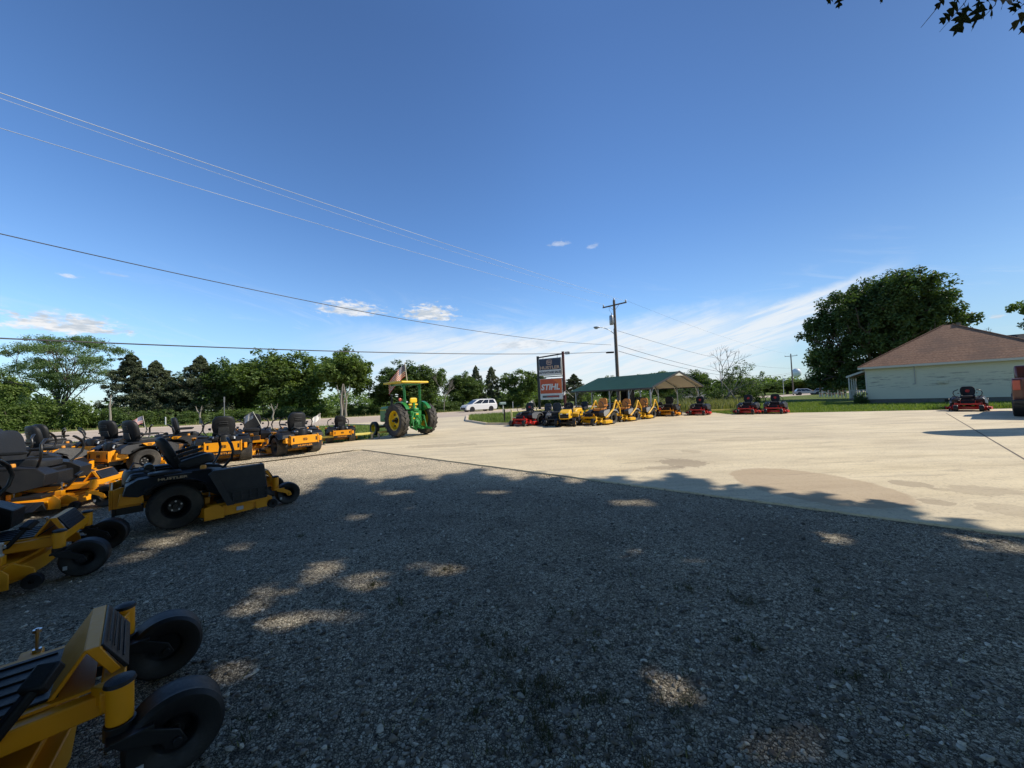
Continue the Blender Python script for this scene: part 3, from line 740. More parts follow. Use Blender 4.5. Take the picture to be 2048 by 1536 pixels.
# small heaped clouds
puff = noise(nt, comb(mul(az, .35), mul(el, .8), 7.), 2.4, 8, .62, .2)
cum = None
for (px, py, wx, wy, st) in ((700, 620, 76, 20, .9), (860, 630, 62, 24, 1.), (135, 652, 150, 30, 1.), (140, 551, 26, 7, .6), (1120, 487, 22, 8, .4), (1185, 492, 14, 7, .3), (1050, 690, 80, 14, .6), (1990, 632, 30, 7, .8), (230, 548, 34, 5, .25), (1270, 700, 60, 9, .45)):
    ca, ce = skydir(px, py); k = 57.3/F
    kk = math.cos(math.radians(ca))
    da = mul(sub(az, ca), 1/(wx*k*kk*kk)); de = mul(sub(el, ce-.1), 1/(wy*k*kk))
    # flat underside: squeeze the lower half
    de = math_(nt, 'MULTIPLY', de, add(1., mul(math_(nt, 'LESS_THAN', de, 0.), .8)))
    rr = math_(nt, 'SQRT', add(mul(da, da), mul(de, de)))
    v = mul(sstep(add(rr, mul(sub(puff, .5), 2.6)), 1.05, .35), st)
    cum = v if cum is None else math_(nt, 'MAXIMUM', cum, v)
shade = noise(nt, comb(mul(az, .3), mul(el, 1.2), 1.), 1.6, 5, .6)
skyc = nt.nodes.new('ShaderNodeHueSaturation'); skyc.inputs['Saturation'].default_value = 1.0; skyc.inputs['Value'].default_value = 1.0
nt.links.new(sky.outputs[0], skyc.inputs['Color'])
tint = nt.nodes.new('ShaderNodeValToRGB'); te = tint.color_ramp.elements; te.new(.4); te.new(.7)
for k_, (p_, c_) in enumerate(((0.02, (1.0, 1.2, 1.45)), (.24, (1.02, 1.29, 1.6)), (.5, (.80, 1.11, 1.49)), (.95, (.66, .90, 1.22)))): te[k_].position = p_; te[k_].color = (*[v/1.6 for v in c_], 1)
nt.links.new(mul(el, 1/48), tint.inputs[0])
side = sub(1.6, mul(sstep(az, 3., 58.), .66))
sv = nt.nodes.new('ShaderNodeVectorMath'); sv.operation = 'SCALE'; nt.links.new(tint.outputs[0], sv.inputs[0]); nt.links.new(side, sv.inputs['Scale'])
skt = mixc(nt, 1., skyc.outputs[0], sv.outputs[0], 'MULTIPLY')
c1 = mixc(nt, haze, skt, (3.6, 5.6, 7.6))
c2 = mixc(nt, tot, c1, (7.1, 7.5, 7.9))
greyc = mixc(nt, sstep(shade, .38, .62), (4.6, 5.2, 5.9), (7.6, 7.7, 7.9))
c3 = mixc(nt, cum, c2, greyc)
nt.links.new(c3, bg.inputs['Color'])

# ------------------------------------------------------------------ ground materials
def map_(nt, v, a, b, c=0., d=1.):
    n = nt.nodes.new('ShaderNodeMapRange'); n.interpolation_type = 'SMOOTHSTEP'; n.inputs[1].default_value = a; n.inputs[2].default_value = b; n.inputs[3].default_value = c; n.inputs[4].default_value = d
    nt.links.new(v, n.inputs[0]); return n.outputs[0]
m, nt, b = newmat('loose_gravel'); M['gravel'] = m
co = geopos(nt)
def vor(scale, feat='F1', out='Color'):
    n = N(nt, 'ShaderNodeTexVoronoi', Scale=scale); n.feature = feat; n.inputs['Randomness'].default_value = 1
    nt.links.new(warp, n.inputs['Vector']); return n.outputs[out]
wn = N(nt, 'ShaderNodeTexNoise', Scale=30.0, Detail=2.0); nt.links.new(co, wn.inputs['Vector'])
va = nt.nodes.new('ShaderNodeVectorMath'); va.operation = 'MULTIPLY_ADD'; nt.links.new(wn.outputs['Color'], va.inputs[0]); va.inputs[1].default_value = (.02, .02, .02); nt.links.new(co, va.inputs[2]); warp = va.outputs[0]
sepc = nt.nodes.new('ShaderNodeSeparateColor'); nt.links.new(vor(58), sepc.inputs[0])
sep2 = nt.nodes.new('ShaderNodeSeparateColor'); nt.links.new(vor(120), sep2.inputs[0])
big = map_(nt, noise(nt, co, 1.3, 4), .42, .6)
r1 = math_(nt, 'ADD', math_(nt, 'MULTIPLY', sepc.outputs[0], .62), math_(nt, 'MULTIPLY', sep2.outputs[1], .38))
col = ramp(nt, r1, [(.10, (.15, .128, .095)), (.30, (.42, .36, .26)), (.57, (.74, .64, .465)), (.84, (1.0, .90, .69))])
edge = map_(nt, vor(58, 'DISTANCE_TO_EDGE', 'Distance'), .01, .14, .16, 1.)
edge2 = map_(nt, vor(120, 'DISTANCE_TO_EDGE', 'Distance'), .0, .14, .4, 1.)
ed = math_(nt, 'MULTIPLY', edge, edge2)
col = mixc(nt, 1., col, ed, 'MULTIPLY')
dirt = map_(nt, noise(nt, co, .55, 6, .65), .50, .66)
col = mixc(nt, math_(nt, 'MULTIPLY', dirt, .55), col, mixc(nt, r1, (.22, .18, .125), (.46, .385, .285)))
col = mixc(nt, math_(nt, 'MULTIPLY', map_(nt, noise(nt, co, .35, 3), .4, .7), .35), col, mixc(nt, 1., col, (1.25, 1.2, 1.1), 'MULTIPLY'))
mod = ramp(nt, noise(nt, co, .9, 6, .7), [(.36, .70), (.5, .97), (.64, 1.12)]); col = mixc(nt, 1., col, mod, 'MULTIPLY')
lf = map_(nt, noise(nt, co, 5.5, 5, .7), .57, .66, 0., .55); col = mixc(nt, lf, col, (.11, .085, .06))
sg2 = N(nt, 'ShaderNodeSeparateXYZ'); nt.links.new(co, sg2.inputs[0]); dusty_sunlit = map_(nt, math_(nt, 'ADD', sg2.outputs[1], math_(nt, 'MULTIPLY', sg2.outputs[0], .25)), 5.6, 8.6)
col = mixc(nt, 1., col, mixc(nt, dusty_sunlit, (.86, .86, .86), (1.5, 1.42, 1.30)), 'MULTIPLY'); col = mixc(nt, math_(nt, 'MULTIPLY', dusty_sunlit, .35), col, (.66, .57, .43))  # dust by the concrete, with sun and shade contrast painted into the gravel colour
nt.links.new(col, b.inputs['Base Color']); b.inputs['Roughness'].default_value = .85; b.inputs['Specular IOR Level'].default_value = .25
hh = math_(nt, 'ADD', math_(nt, 'MULTIPLY', ed, .6), math_(nt, 'MULTIPLY', r1, .8)); bump(nt, b, hh, .75, .012)

m, nt, b = newmat('worn_concrete'); M['concrete'] = m
co = geopos(nt)
mp = N(nt, 'ShaderNodeMapping'); nt.links.new(co, mp.inputs[0]); mp.inputs['Rotation'].default_value = (0, 0, R(-8)); mp.inputs['Scale'].default_value = (.35, 1.6, 1)
n0 = noise(nt, mp.outputs[0], 1.1, 7, .62); n1 = noise(nt, co, .35, 5, .6); n2 = noise(nt, co, 26, 5, .7); n3 = noise(nt, co, 5, 6, .7)
col = ramp(nt, n0, [(.30, (.54, .44, .285)), (.47, (.70, .585, .385)), (.7, (.79, .67, .455))])
col = mixc(nt, map_(nt, n1, .35, .7, 0., .35), col, (.42, .35, .26))
col = mixc(nt, map_(nt, n2, .5, .70, 0., .55), col, (.30, .245, .175))
mp2 = N(nt, 'ShaderNodeMapping'); nt.links.new(co, mp2.inputs[0]); mp2.inputs['Rotation'].default_value = (0, 0, R(4)); mp2.inputs['Scale'].default_value = (.5, 3.2, 1)
n4 = noise(nt, mp2.outputs[0], 1.3, 9, .75, .8)
col = mixc(nt, map_(nt, n4, .54, .66, 0., .50), col, (.34, .275, .20))
col = mixc(nt, map_(nt, noise(nt, co, 11, 8, .8), .58, .68, 0., .5), col, (.26, .20, .14))
col = mixc(nt, map_(nt, n3, .60, .70, 0., .30), col, (.30, .235, .165))
sp3 = N(nt, 'ShaderNodeSeparateXYZ'); nt.links.new(co, sp3.inputs[0])
def blob(px, py, wx, wy, soft=.25, wamp=.8, ns=1.2):
    c = at(px, py); e1 = at(px+wx, py); e2 = at(px, py-wy)
    rx = (e1-c).length; ry = (e2-c).length
    dx = math_(nt, 'MULTIPLY', math_(nt, 'SUBTRACT', sp3.outputs[0], c.x), 1/rx); dy = math_(nt, 'MULTIPLY', math_(nt, 'SUBTRACT', sp3.outputs[1], c.y), 1/ry)
    r = math_(nt, 'SQRT', math_(nt, 'ADD', math_(nt, 'MULTIPLY', dx, dx), math_(nt, 'MULTIPLY', dy, dy)))
    r = math_(nt, 'ADD', r, math_(nt, 'MULTIPLY', math_(nt, 'SUBTRACT', noise(nt, co, ns, 5, .6), .5), wamp))
    return map_(nt, r, 1.+soft*.4, 1.-soft)
col = mixc(nt, math_(nt, 'MULTIPLY', blob(1615, 972, 135, 30, .05, .34, 2.5), .55), col, (.38, .265, .165))
for (px, py, wx, wy, s) in ((1365, 928, 46, 8, .55), (1330, 938, 40, 4, .4), (1820, 972, 34, 6, .5), (1870, 1008, 30, 5, .5), (1960, 985, 80, 7, .35), (2020, 1025, 60, 10, .3), (1380, 905, 20, 3, .3), (1170, 880, 60, 4, .25), (880, 893, 70, 3, .35), (1500, 880, 90, 4, .25)):
    col = mixc(nt, math_(nt, 'MULTIPLY', blob(px, py, wx, wy, .06, 1.9, 5.), s), col, (.27, .205, .14))
nt.links.new(col, b.inputs['Base Color']); b.inputs['Roughness'].default_value = .8; b.inputs['Specular IOR Level'].default_value = .3
bump(nt, b, math_(nt, 'ADD', n2, n3), .35, .01)

m, nt, b = newmat('rural_grass'); M['grass'] = m
co = geopos(nt)
g0 = noise(nt, co, .18, 5, .6); g1 = noise(nt, co, 3.5, 6, .75)
col = ramp(nt, g1, [(.3, (.055, .085, .018)), (.5, (.10, .15, .03)), (.7, (.17, .21, .055))])
col = mixc(nt, map_(nt, g0, .45, .62, 0., .45), col, (.19, .17, .07))
nt.links.new(col, b.inputs['Base Color']); b.inputs['Roughness'].default_value = .95; b.inputs['Specular IOR Level'].default_value = .1
bump(nt, b, g1, .8, .12)
m, nt, b = newmat('old_asphalt'); M['road'] = m
co = geopos(nt); mp = N(nt, 'ShaderNodeMapping'); nt.links.new(co, mp.inputs[0]); mp.inputs['Rotation'].default_value = (0, 0, R(-31)); mp.inputs['Scale'].default_value = (.06, 1., 1)
n0 = noise(nt, mp.outputs[0], .8, 5); n1 = noise(nt, co, 8, 4)
col = mixc(nt, map_(nt, n0, .35, .65), (.46, .36, .26), (.60, .48, .355)); col = mixc(nt, map_(nt, n1, .4, .7, 0., .3), col, (.30, .25, .20))
nt.links.new(col, b.inputs['Base Color']); b.inputs['Roughness'].default_value = .8
M['shoulder'] = flat('road_shoulder', (.62, .50, .37), .9)
M['lane_paint'] = flat('lane_paint', (.6, .57, .5), .7)
M['joint'] = flat('joint_filler', (.13, .10, .075), .9)
M['verge'] = flat('dry_verge', (.36, .28, .15), 1.)
def leafmat(name, c0, c1, c2, trans=.35, rough=.6):
    m, nt, b = newmat(name); g = nt.nodes.new('ShaderNodeNewGeometry')
    oi = nt.nodes.new('ShaderNodeObjectInfo')
    r = math_(nt, 'ADD', math_(nt, 'MULTIPLY', g.outputs['Random Per Island'], .75), math_(nt, 'MULTIPLY', noise(nt, objco(nt), .8, 2), .5))
    r = math_(nt, 'ADD', r, math_(nt, 'MULTIPLY', math_(nt, 'SUBTRACT', oi.outputs['Random'], .5), .35))
    c = ramp(nt, r, [(.15, c0), (.55, c1), (.95, c2)])
    nt.links.new(c, b.inputs['Base Color']); b.inputs['Roughness'].default_value = rough; b.inputs['Specular IOR Level'].default_value = .35
    t = nt.nodes.new('ShaderNodeBsdfTranslucent'); tcol = mixc(nt, 1., c, (1.5, 1.6, .55), 'MULTIPLY'); nt.links.new(tcol, t.inputs[0])
    ms = nt.nodes.new('ShaderNodeMixShader'); ms.inputs[0].default_value = trans
    nt.links.new(b.outputs[0], ms.inputs[1]); nt.links.new(t.outputs[0], ms.inputs[2]); nt.links.new(ms.outputs[0], nt.nodes['Material Output'].inputs[0]); return m
M['leaf'] = leafmat('oak_foliage', (.045, .080, .020), (.11, .17, .040), (.20, .27, .07))
M['leaf_dark'] = leafmat('dark_foliage', (.030, .056, .020), (.075, .125, .036), (.15, .21, .062))
M['leaf_bright'] = leafmat('bright_foliage', (.05, .09, .015), (.095, .15, .028), (.16, .22, .05))
M['leaf_oak'] = leafmat('deep_oak_foliage', (.020, .040, .014), (.045, .080, .022), (.09, .14, .04), .25)
M['cedar'] = leafmat('cedar_foliage', (.036, .052, .030), (.10, .125, .066), (.19, .21, .12), .15)
M['locust'] = leafmat('feathery_foliage', (.08, .13, .06), (.16, .24, .11), (.26, .34, .18), .45)
M['grass_blade'] = leafmat('grass_blades', (.07, .12, .02), (.13, .20, .035), (.24, .28, .08), .3)
M['tall_grass'] = leafmat('tall_weeds', (.10, .12, .04), (.19, .20, .07), (.34, .30, .15), .3)
M['weed'] = leafmat('weed_blades', (.02, .03, .01), (.04, .055, .016), (.10, .08, .04), .2)
M['bark'] = paint('bark', (.10, .08, .065), .9, .3, bscale=20)
M['bark_pale'] = paint('pale_bark', (.27, .24, .20), .9, .3, bscale=20)
M['wood_pole'] = paint('weathered_pole', (.15, .115, .09), .9, .25, bscale=30)
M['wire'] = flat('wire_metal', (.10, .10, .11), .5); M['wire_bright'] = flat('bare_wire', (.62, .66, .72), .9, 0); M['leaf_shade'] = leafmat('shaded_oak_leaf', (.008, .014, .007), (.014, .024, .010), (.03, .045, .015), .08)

# ------------------------------------------------------------------ ground pieces
def sheet(name, pts, z, mat, thick=0, kind='structure', jitter=None):
    if jitter:
        P = []
        for i, p in enumerate(pts):
            q = pts[(i+1) % len(pts)]; P.append(p)
            if i in jitter:
                L = math.dist(p, q); n = int(L/.22)
                for k in range(1, n):
                    t = k/n; a = jitter[i]; P.append((p[0]+(q[0]-p[0])*t+random.uniform(-a, a), p[1]+(q[1]-p[1])*t+random.uniform(-a, a)))
        pts = P
    mb = MB()
    if thick: mb.prism(pts, z-thick, z)
    else: mb.add([(x, y, z) for x, y in pts], [tuple(range(len(pts)))])
    me = bpy.data.meshes.new(name); bm = __import__('bmesh').new()
    vs = [bm.verts.new(v) for v in mb.v]
    for f in mb.f: bm.faces.new([vs[i] for i in f])
    __import__('bmesh').ops.triangulate(bm, faces=[f for f in bm.faces if len(f.verts) > 4])
    __import__('bmesh').ops.recalc_face_normals(bm, faces=bm.faces)
    if not thick:
        for f in bm.faces:
            if f.normal.z < 0: f.normal_flip()
    bm.to_mesh(me); bm.free(); me.materials.append(mat)
    o = bpy.data.objects.new(name, me); COL.objects.link(o); o['kind'] = kind; return o
sheet('ground', [(-3000, -500), (3000, -500), (3000, 3500), (-3000, 3500)], -.04, M['grass'])
nd = Vector((.84, .545)).normalized() if False else (.8389, .5443)
def nearp(t): return (-27+nd[0]*t, 22.7+nd[1]*t)
def farp(t): return (-30+.90*t, 44.5+.436*t)
road = [nearp(-80), nearp(-30), nearp(0), nearp(12), nearp(42), nearp(80), nearp(140), (160, 205), (170, 190), farp(150), farp(44), farp(0), farp(-25), farp(-90)]
sheet('road', [nearp(-80), nearp(0), nearp(42), nearp(80), (110, 108), (330, 200), (330, 216), (110, 122), farp(80), farp(44), farp(0), farp(-90)], -.03, M['road'])
def strip(name, pts, wd, z, mat):
    mb = MB()
    for i in range(len(pts)-1):
        a = Vector((*pts[i], 0)); b_ = Vector((*pts[i+1], 0)); d = (b_-a).normalized(); s = Vector((-d.y, d.x, 0))*wd/2
        mb.add([(v.x, v.y, z) for v in (a-s, b_-s, b_+s, a+s)], [(0, 1, 2, 3)])
    o = mb.build(name, mat, smooth=0); o['kind'] = 'structure'; return o
def offn(t, d): p = nearp(t); return (p[0]-nd[1]*d, p[1]+nd[0]*d)
def offf(t, d): p = farp(t); return (p[0]+.436*d, p[1]-.90*d)
strip('road_shoulder', [offf(-90, 1.6), offf(0, 1.6), offf(44, 1.6), offf(80, 1.6)], 3.4, -.024, M['shoulder'])
strip('road_shoulder', [offn(-80, .5), offn(0, .5), offn(42, .5), offn(80, .5)], 1.0, -.024, M['shoulder'])
strip('edge_line', [offf(-90, 3.6), offf(80, 3.6)], .16, -.019, M['lane_paint'])
strip('edge_line', [offn(-80, 1.6), offn(80, 1.6)], .16, -.019, M['lane_paint'])
strip('centre_line', [offn(-80, 5.2), offn(80, 5.2)], .14, -.019, M['lane_paint'])
lot = [(-26, 1.6), (-6.6, 16.2), (-6.0, 18.6), (-9.5, 27.4), (-14.2, 31.0), nearp(27.2), (-4.3, 36), (-3.3, 28), (-1.4, 22.9), (-.3, 22.2), (2.5, 23.2), (3.4, 28.5), (8.6, 33), (14.8, 28.2), (14.2, 24.9), (18.7, 23.0), (27, 20.0), (40, 16), (80, 4), (80, -40), (12, -40), (12, -2.6), (5.07, 3.66), (-5.24, 12.8), (-8.0, 11.35), (-15, 8), (-26, 1.2)]
sheet('concrete_lot', lot, .03, M['concrete'], .065, jitter={23: .05, 24: .08, 22: .012})
grav = [(-5.3, 12.85), (5.1, 3.63), (12.0, -2.6), (12.5, -30), (-40, -30), (-40, -6), (-26, 1.8), (-15, 8.2), (-8.0, 11.5)]
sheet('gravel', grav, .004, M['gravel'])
g2 = [(-5.35, 12.75), (-5.9, 12.2), (-9, 9), (-20, 2), (-26, 1.0), (-26, 1.5), (-15, 8.35), (-8.1, 11.75)]
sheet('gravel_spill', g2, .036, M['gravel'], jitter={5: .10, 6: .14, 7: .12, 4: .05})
a_, b_ = at(1900, 832), at(2048, 921); dj = (b_-a_).normalized()
strip('concrete_joint', [(a_.x-dj.x*2, a_.y-dj.y*2), (b_.x+dj.x*6, b_.y+dj.y*6)], .03, .0335, M['joint'])
tm = flat('tyre_mark', (.57, .48, .34), .9)
for k in range(0):
    pts_ = [at(x+k*13, y-k*2) for x, y in ((1545, 896), (1572, 910), (1594, 926), (1606, 941))]
    strip('tyre_mark', [(p.x, p.y) for p in pts_], .035, .0335, tm)
cr = [at(x, y) for x, y in ((915, 889), (1010, 882), (1120, 872), (1300, 868), (1500, 866), (1700, 868), (1900, 866), (2040, 868))]
strip('concrete_joint', [(p.x, p.y) for p in cr], .02, .0335, M['joint'])
cu = [(-4.55, 36.5), (-3.55, 28), (-1.65, 23.1), (-.5, 22.45), (-.2, 22.35)]
mb = MB()
for i in range(4): mb.bar((*cu[i], .06), (*cu[i+1], .06), .15, .17)
o = mb.build('kerb', M['shoulder'], bevel=.01); o['kind'] = 'structure'

# ------------------------------------------------------------------ loose stones, grass, weeds (nobody could count them)
base_v = None
def stones(n, sampler, smin, smax, name, mat):
    t = (1+5**.5)/2
    iv = np.array([(-1, t, 0), (1, t, 0), (-1, -t, 0), (1, -t, 0), (0, -1, t), (0, 1, t), (0, -1, -t), (0, 1, -t), (t, 0, -1), (t, 0, 1), (-t, 0, -1), (-t, 0, 1)])/1.9
    it = np.array([(0, 11, 5), (0, 5, 1), (0, 1, 7), (0, 7, 10), (0, 10, 11), (1, 5, 9), (5, 11, 4), (11, 10, 2), (10, 7, 6), (7, 1, 8), (3, 9, 4), (3, 4, 2), (3, 2, 6), (3, 6, 8), (3, 8, 9), (4, 9, 5), (2, 4, 11), (6, 2, 10), (8, 6, 7), (9, 8, 1)])
    P = sampler(n); n = len(P)
    s = smin+(smax-smin)*rng.random(n)**3
    sc = np.stack([s*rng.uniform(.7, 1.3, n), s*rng.uniform(.5, 1., n), s*rng.uniform(.25, .6, n)], 1)
    v = iv[None]*(1+rng.uniform(-.28, .28, (n, 12, 1)))*sc[:, None, :]
    a = rng.uniform(0, 6.283, n); c, si = np.cos(a)[:, None], np.sin(a)[:, None]
    tl = rng.uniform(-.35, .35, (n, 1))
    z = v[..., 2]+v[..., 0]*tl
    x = v[..., 0]*c-v[..., 1]*si; y = v[..., 0]*si+v[..., 1]*c
    V = np.stack([x+P[:, :1], y+P[:, 1:2], z+.004+sc[:, 2:3]*.35], -1).reshape(-1, 3)
    Fq = (it[None]+12*np.arange(n)[:, None, None]).reshape(-1, 3)
    o = npmesh(name, V, Fq, mat); o['kind'] = 'stuff'; return o
def in_gravel(P):
    # keep clear of the concrete edge line
    return (P[:, 1] < 12.7-.888*(P[:, 0]+5.24)+ .0)
def s_near(n):
    Y = 1.2+(rng.random(n*2)**1.6)*6.5; X = rng.uniform(-1.45, 1.45, n*2)*Y
    P = np.stack([X, Y], 1); P = P[in_gravel(P)]; return P[:n]
m, nt, b = newmat('crushed_stone'); M['stone'] = m
g = nt.nodes.new('ShaderNodeNewGeometry'); cc = ramp(nt, g.outputs['Random Per Island'], [(.0, (.07, .062, .05)), (.4, (.22, .19, .15)), (.8, (.42, .37, .295)), (1., (.80, .72, .58))])
cc = mixc(nt, 1., cc, ramp(nt, noise(nt, geopos(nt), 70, 4), [(.3, .6), (.7, 1.15)]), 'MULTIPLY')
nt.links.new(cc, b.inputs['Base Color']); b.inputs['Roughness'].default_value = .85
M['sticker_stone'] = flat('pale_stone', (.66, .58, .45), .85)
o = stones(26000, s_near, .0035, .021, 'gravel_stones', M['stone'])
def s_edge(n):
    t = rng.random(n); X = -5.2+10.4*t; Y = 12.8-.888*(X+5.24); d = rng.normal(0, .06, n)-.04
    return np.stack([X-d*-.66, Y+d*.75], 1)
stones(900, s_edge, .006, .022, 'edge_stones', M['stone'])
def s_edge2(n):
    t = rng.random(n); X = -5.3-9.7*t; Y = np.interp(-X, [5.3, 8.0, 15.], [12.85, 11.5, 8.2]); d = np.abs(rng.normal(0, .6, n))-.1
    return np.stack([X-d*.45, Y+d*.89], 1)
o = stones(1900, s_edge2, .006, .022, 'edge_stones', M['sticker_stone']); o.location.z = .03
def blades(name, P, h0, h1, wd, mat, lean=.5, z0=0.):
    n = len(P); a = rng.uniform(0, 6.283, n); h = rng.uniform(h0, h1, n); l = rng.uniform(.05, lean, n)*h; d = rng.uniform(0, 6.283, n)
    z = np.full(n, z0) if np.isscalar(z0) else z0
    w_ = wd*rng.uniform(.6, 1.3, n)
    cx, cy = np.cos(a)*w_/2, np.sin(a)*w_/2; lx, ly = np.cos(d)*l, np.sin(d)*l
    v0 = np.stack([P[:, 0]-cx, P[:, 1]-cy, z], 1); v1 = np.stack([P[:, 0]+cx, P[:, 1]+cy, z], 1)
    m1 = np.stack([P[:, 0]+cx*.7+lx*.35, P[:, 1]+cy*.7+ly*.35, z+h*.6], 1); m0 = np.stack([P[:, 0]-cx*.7+lx*.35, P[:, 1]-cy*.7+ly*.35, z+h*.6], 1)
    t1 = np.stack([P[:, 0]+cx*.08+lx, P[:, 1]+cy*.08+ly, z+h], 1); t0 = np.stack([P[:, 0]-cx*.08+lx, P[:, 1]-cy*.08+ly, z+h], 1)
    V = np.stack([v0, v1, m1, m0, t1, t0], 1).reshape(-1, 3); i = 6*np.arange(n)[:, None]
    Fq = np.concatenate([i+np.array([[0, 1, 2, 3]]), i+np.array([[3, 2, 4, 5]])], 0)
    o = npmesh(name, V, Fq, mat); o['kind'] = 'stuff'; return o
def in_poly(P, poly):
    c = np.zeros(len(P), bool); x, y = P[:, 0], P[:, 1]; j = len(poly)-1
    for i in range(len(poly)):
        xi, yi = poly[i]; xj, yj = poly[j]
        t = ((yi > y) != (yj > y)) & (x < (xj-xi)*(y-yi)/((yj-yi) or 1e-9)+xi); c ^= t; j = i
    return c
def fill(poly, n):
    a = np.array(poly); P = rng.uniform(a.min(0), a.max(0), (n*4, 2)); return P[in_poly(P, poly)][:n]
lawnL = [(-26, 1.9), (-6.9, 16.6), (-6.3, 18.6), (-9.8, 27.2), (-14.5, 30.6), (-27, 22.5), (-45, 11)]
blades('roadside_grass', fill(lawnL, 26000), .05, .16, .035, M['grass_blade'], .6, -.04)
isl = [(-4.3, 37), (-3.4, 28), (-1.4, 23.1), (-.1, 22.5), (2.3, 23.6), (3.3, 28.8), (8, 33.4), (12, 46), (4, 42.6)]
blades('island_grass', fill(isl, 30000), .12, .38, .035, M['grass_blade'], .6, -.04)
lawnR = [(14.5, 25.1), (18.8, 23.3), (27, 20.3), (42, 15.8), (44, 18), (30, 33), (34, 42), (24, 44), (13, 34)]
blades('lawn_grass', fill(lawnR, 52000), .05, .20, .035, M['grass_blade'], .6, -.04)
tallp = [(9.5, 34), (14.5, 30), (19, 31), (26, 40), (38, 62), (22, 60), (12, 46)]
blades('tall_weeds', fill(tallp, 22000), .25, .95, .06, M['tall_grass'], .5, -.04)
edgeR = [(24.2, 21.4), (33, 18.8), (33, 19.6), (25, 22.6)]
blades('yellow_flowering_weeds', fill(edgeR, 3500), .12, .38, .04, M['grass_blade'], .6, -.04)
vg = [offf(-90, -.2), offf(0, -.2), offf(44, -.2), offf(80, -.2), offf(80, -2.6), offf(44, -2.6), offf(0, -2.6), offf(-90, -2.6)]
sheet('dry_verge', vg, -.028, M['verge'])
blades('dry_verge_grass', fill(vg, 15000), .1, .5, .06, M['tall_grass'], .5, -.04)
# weeds pushing through the gravel
wc = [(985, 1275, 3), (1010, 1310, 3), (1100, 1370, 5), (1085, 1400, 4), (1190, 1390, 3), (1330, 1385, 2), (1375, 1180, 2), (1480, 1200, 3), (890, 1145, 2), (800, 1205, 2), (740, 1175, 2), (1060, 1490, 4), (1120, 1475, 3), (940, 1420, 3), (960, 1350, 3), (1500, 1290, 2), (700, 1210, 1), (1255, 1490, 2), (1360, 1440, 2), (1120, 1230, 2), (590, 1075, 1), (860, 1250, 2), (1180, 1290, 2), (380, 1260, 2), (520, 1450, 2), (1700, 1350, 2), (1640, 1180, 1)]
PP = []
for px, py, k in wc:
    c = at(px, py)
    for q in range(k*3):
        cx, cy = c.x+random.gauss(0, .075), c.y+random.gauss(0, .06)
        PP += [(cx+random.gauss(0, .012), cy+random.gauss(0, .012)) for _ in range(11)]
blades('gravel_weeds', np.array(PP), .01, .05, .0045, M['weed'], 2.2, .004)
PP = [tuple(at(random.uniform(450, 2048), random.uniform(1000, 1536)).xy) for _ in range(260)]
blades('dead_grass_litter', np.array(PP), .02, .07, .003, M['tall_grass'], 2.6, .012)
# ------------------------------------------------------------------ trees
def leaves(C, rad, per, size, up=.35, aspect=.55, flat_=1.):
    """leaf quads scattered round clump centres C (n,3) with radii rad (n,)"""
    n = len(C)*per; ci = np.repeat(np.arange(len(C)), per)
    d = rng.normal(0, 1, (n, 3)); d /= np.linalg.norm(d, axis=1)[:, None]
    P = C[ci]+d*(rad[ci]*rng.random(n)**.45)[:, None]*np.array([1, 1, flat_])
    nrm = rng.normal(0, 1, (n, 3)); nrm[:, 2] = np.abs(nrm[:, 2])+up; nrm += d*.5; nrm /= np.linalg.norm(nrm, axis=1)[:, None]
    t = np.cross(nrm, rng.normal(0, 1, (n, 3))); t /= np.linalg.norm(t, axis=1)[:, None]; b = np.cross(nrm, t)
    s = size*rng.uniform(.6, 1.35, (n, 1))
    a = t*s*.5; c = b*s*.5*aspect
    k = nrm*s*.12
    V = np.stack([P-a, P-c+k, P+a, P+c+k], 1).reshape(-1, 3)
    return V, np.arange(n*4).reshape(-1, 4)
def limb(mb, p, d, L, r, depth, ends, spread=.6, grav=0., nseg=3, split=3, shrink=.68):
    pts = [p]; q = Vector(p); dd = Vector(d).normalized()
    rs = [r]
    for i in range(nseg):
        dd = (dd+Vector((random.gauss(0, .13), random.gauss(0, .13), random.gauss(0, .08)-grav))).normalized()
        q = q+dd*L/nseg; pts.append(q.copy()); rs.append(r*(1-.42*(i+1)/nseg))
    mb.tube(pts, rs, 7 if depth > 2 else 5, cap=depth == 0)
    if depth == 0: ends.append(q.copy()); return
    if depth <= 2: ends.append(q.copy())
    for k in range(split):
        a = 2*math.pi*(k+random.random()*.7)/split
        s1 = dd.cross(Vector((0, 0, 1)));
        if s1.length < .1: s1 = dd.cross(Vector((1, 0, 0)))
        s1.normalize(); s2 = dd.cross(s1)
        nd_ = dd+(s1*math.cos(a)+s2*math.sin(a))*spread*random.uniform(.7, 1.25)
        limb(mb, q if k else q, nd_, L*shrink*random.uniform(.8, 1.15), r*.56, depth-1, ends, spread, grav, nseg, split, shrink)
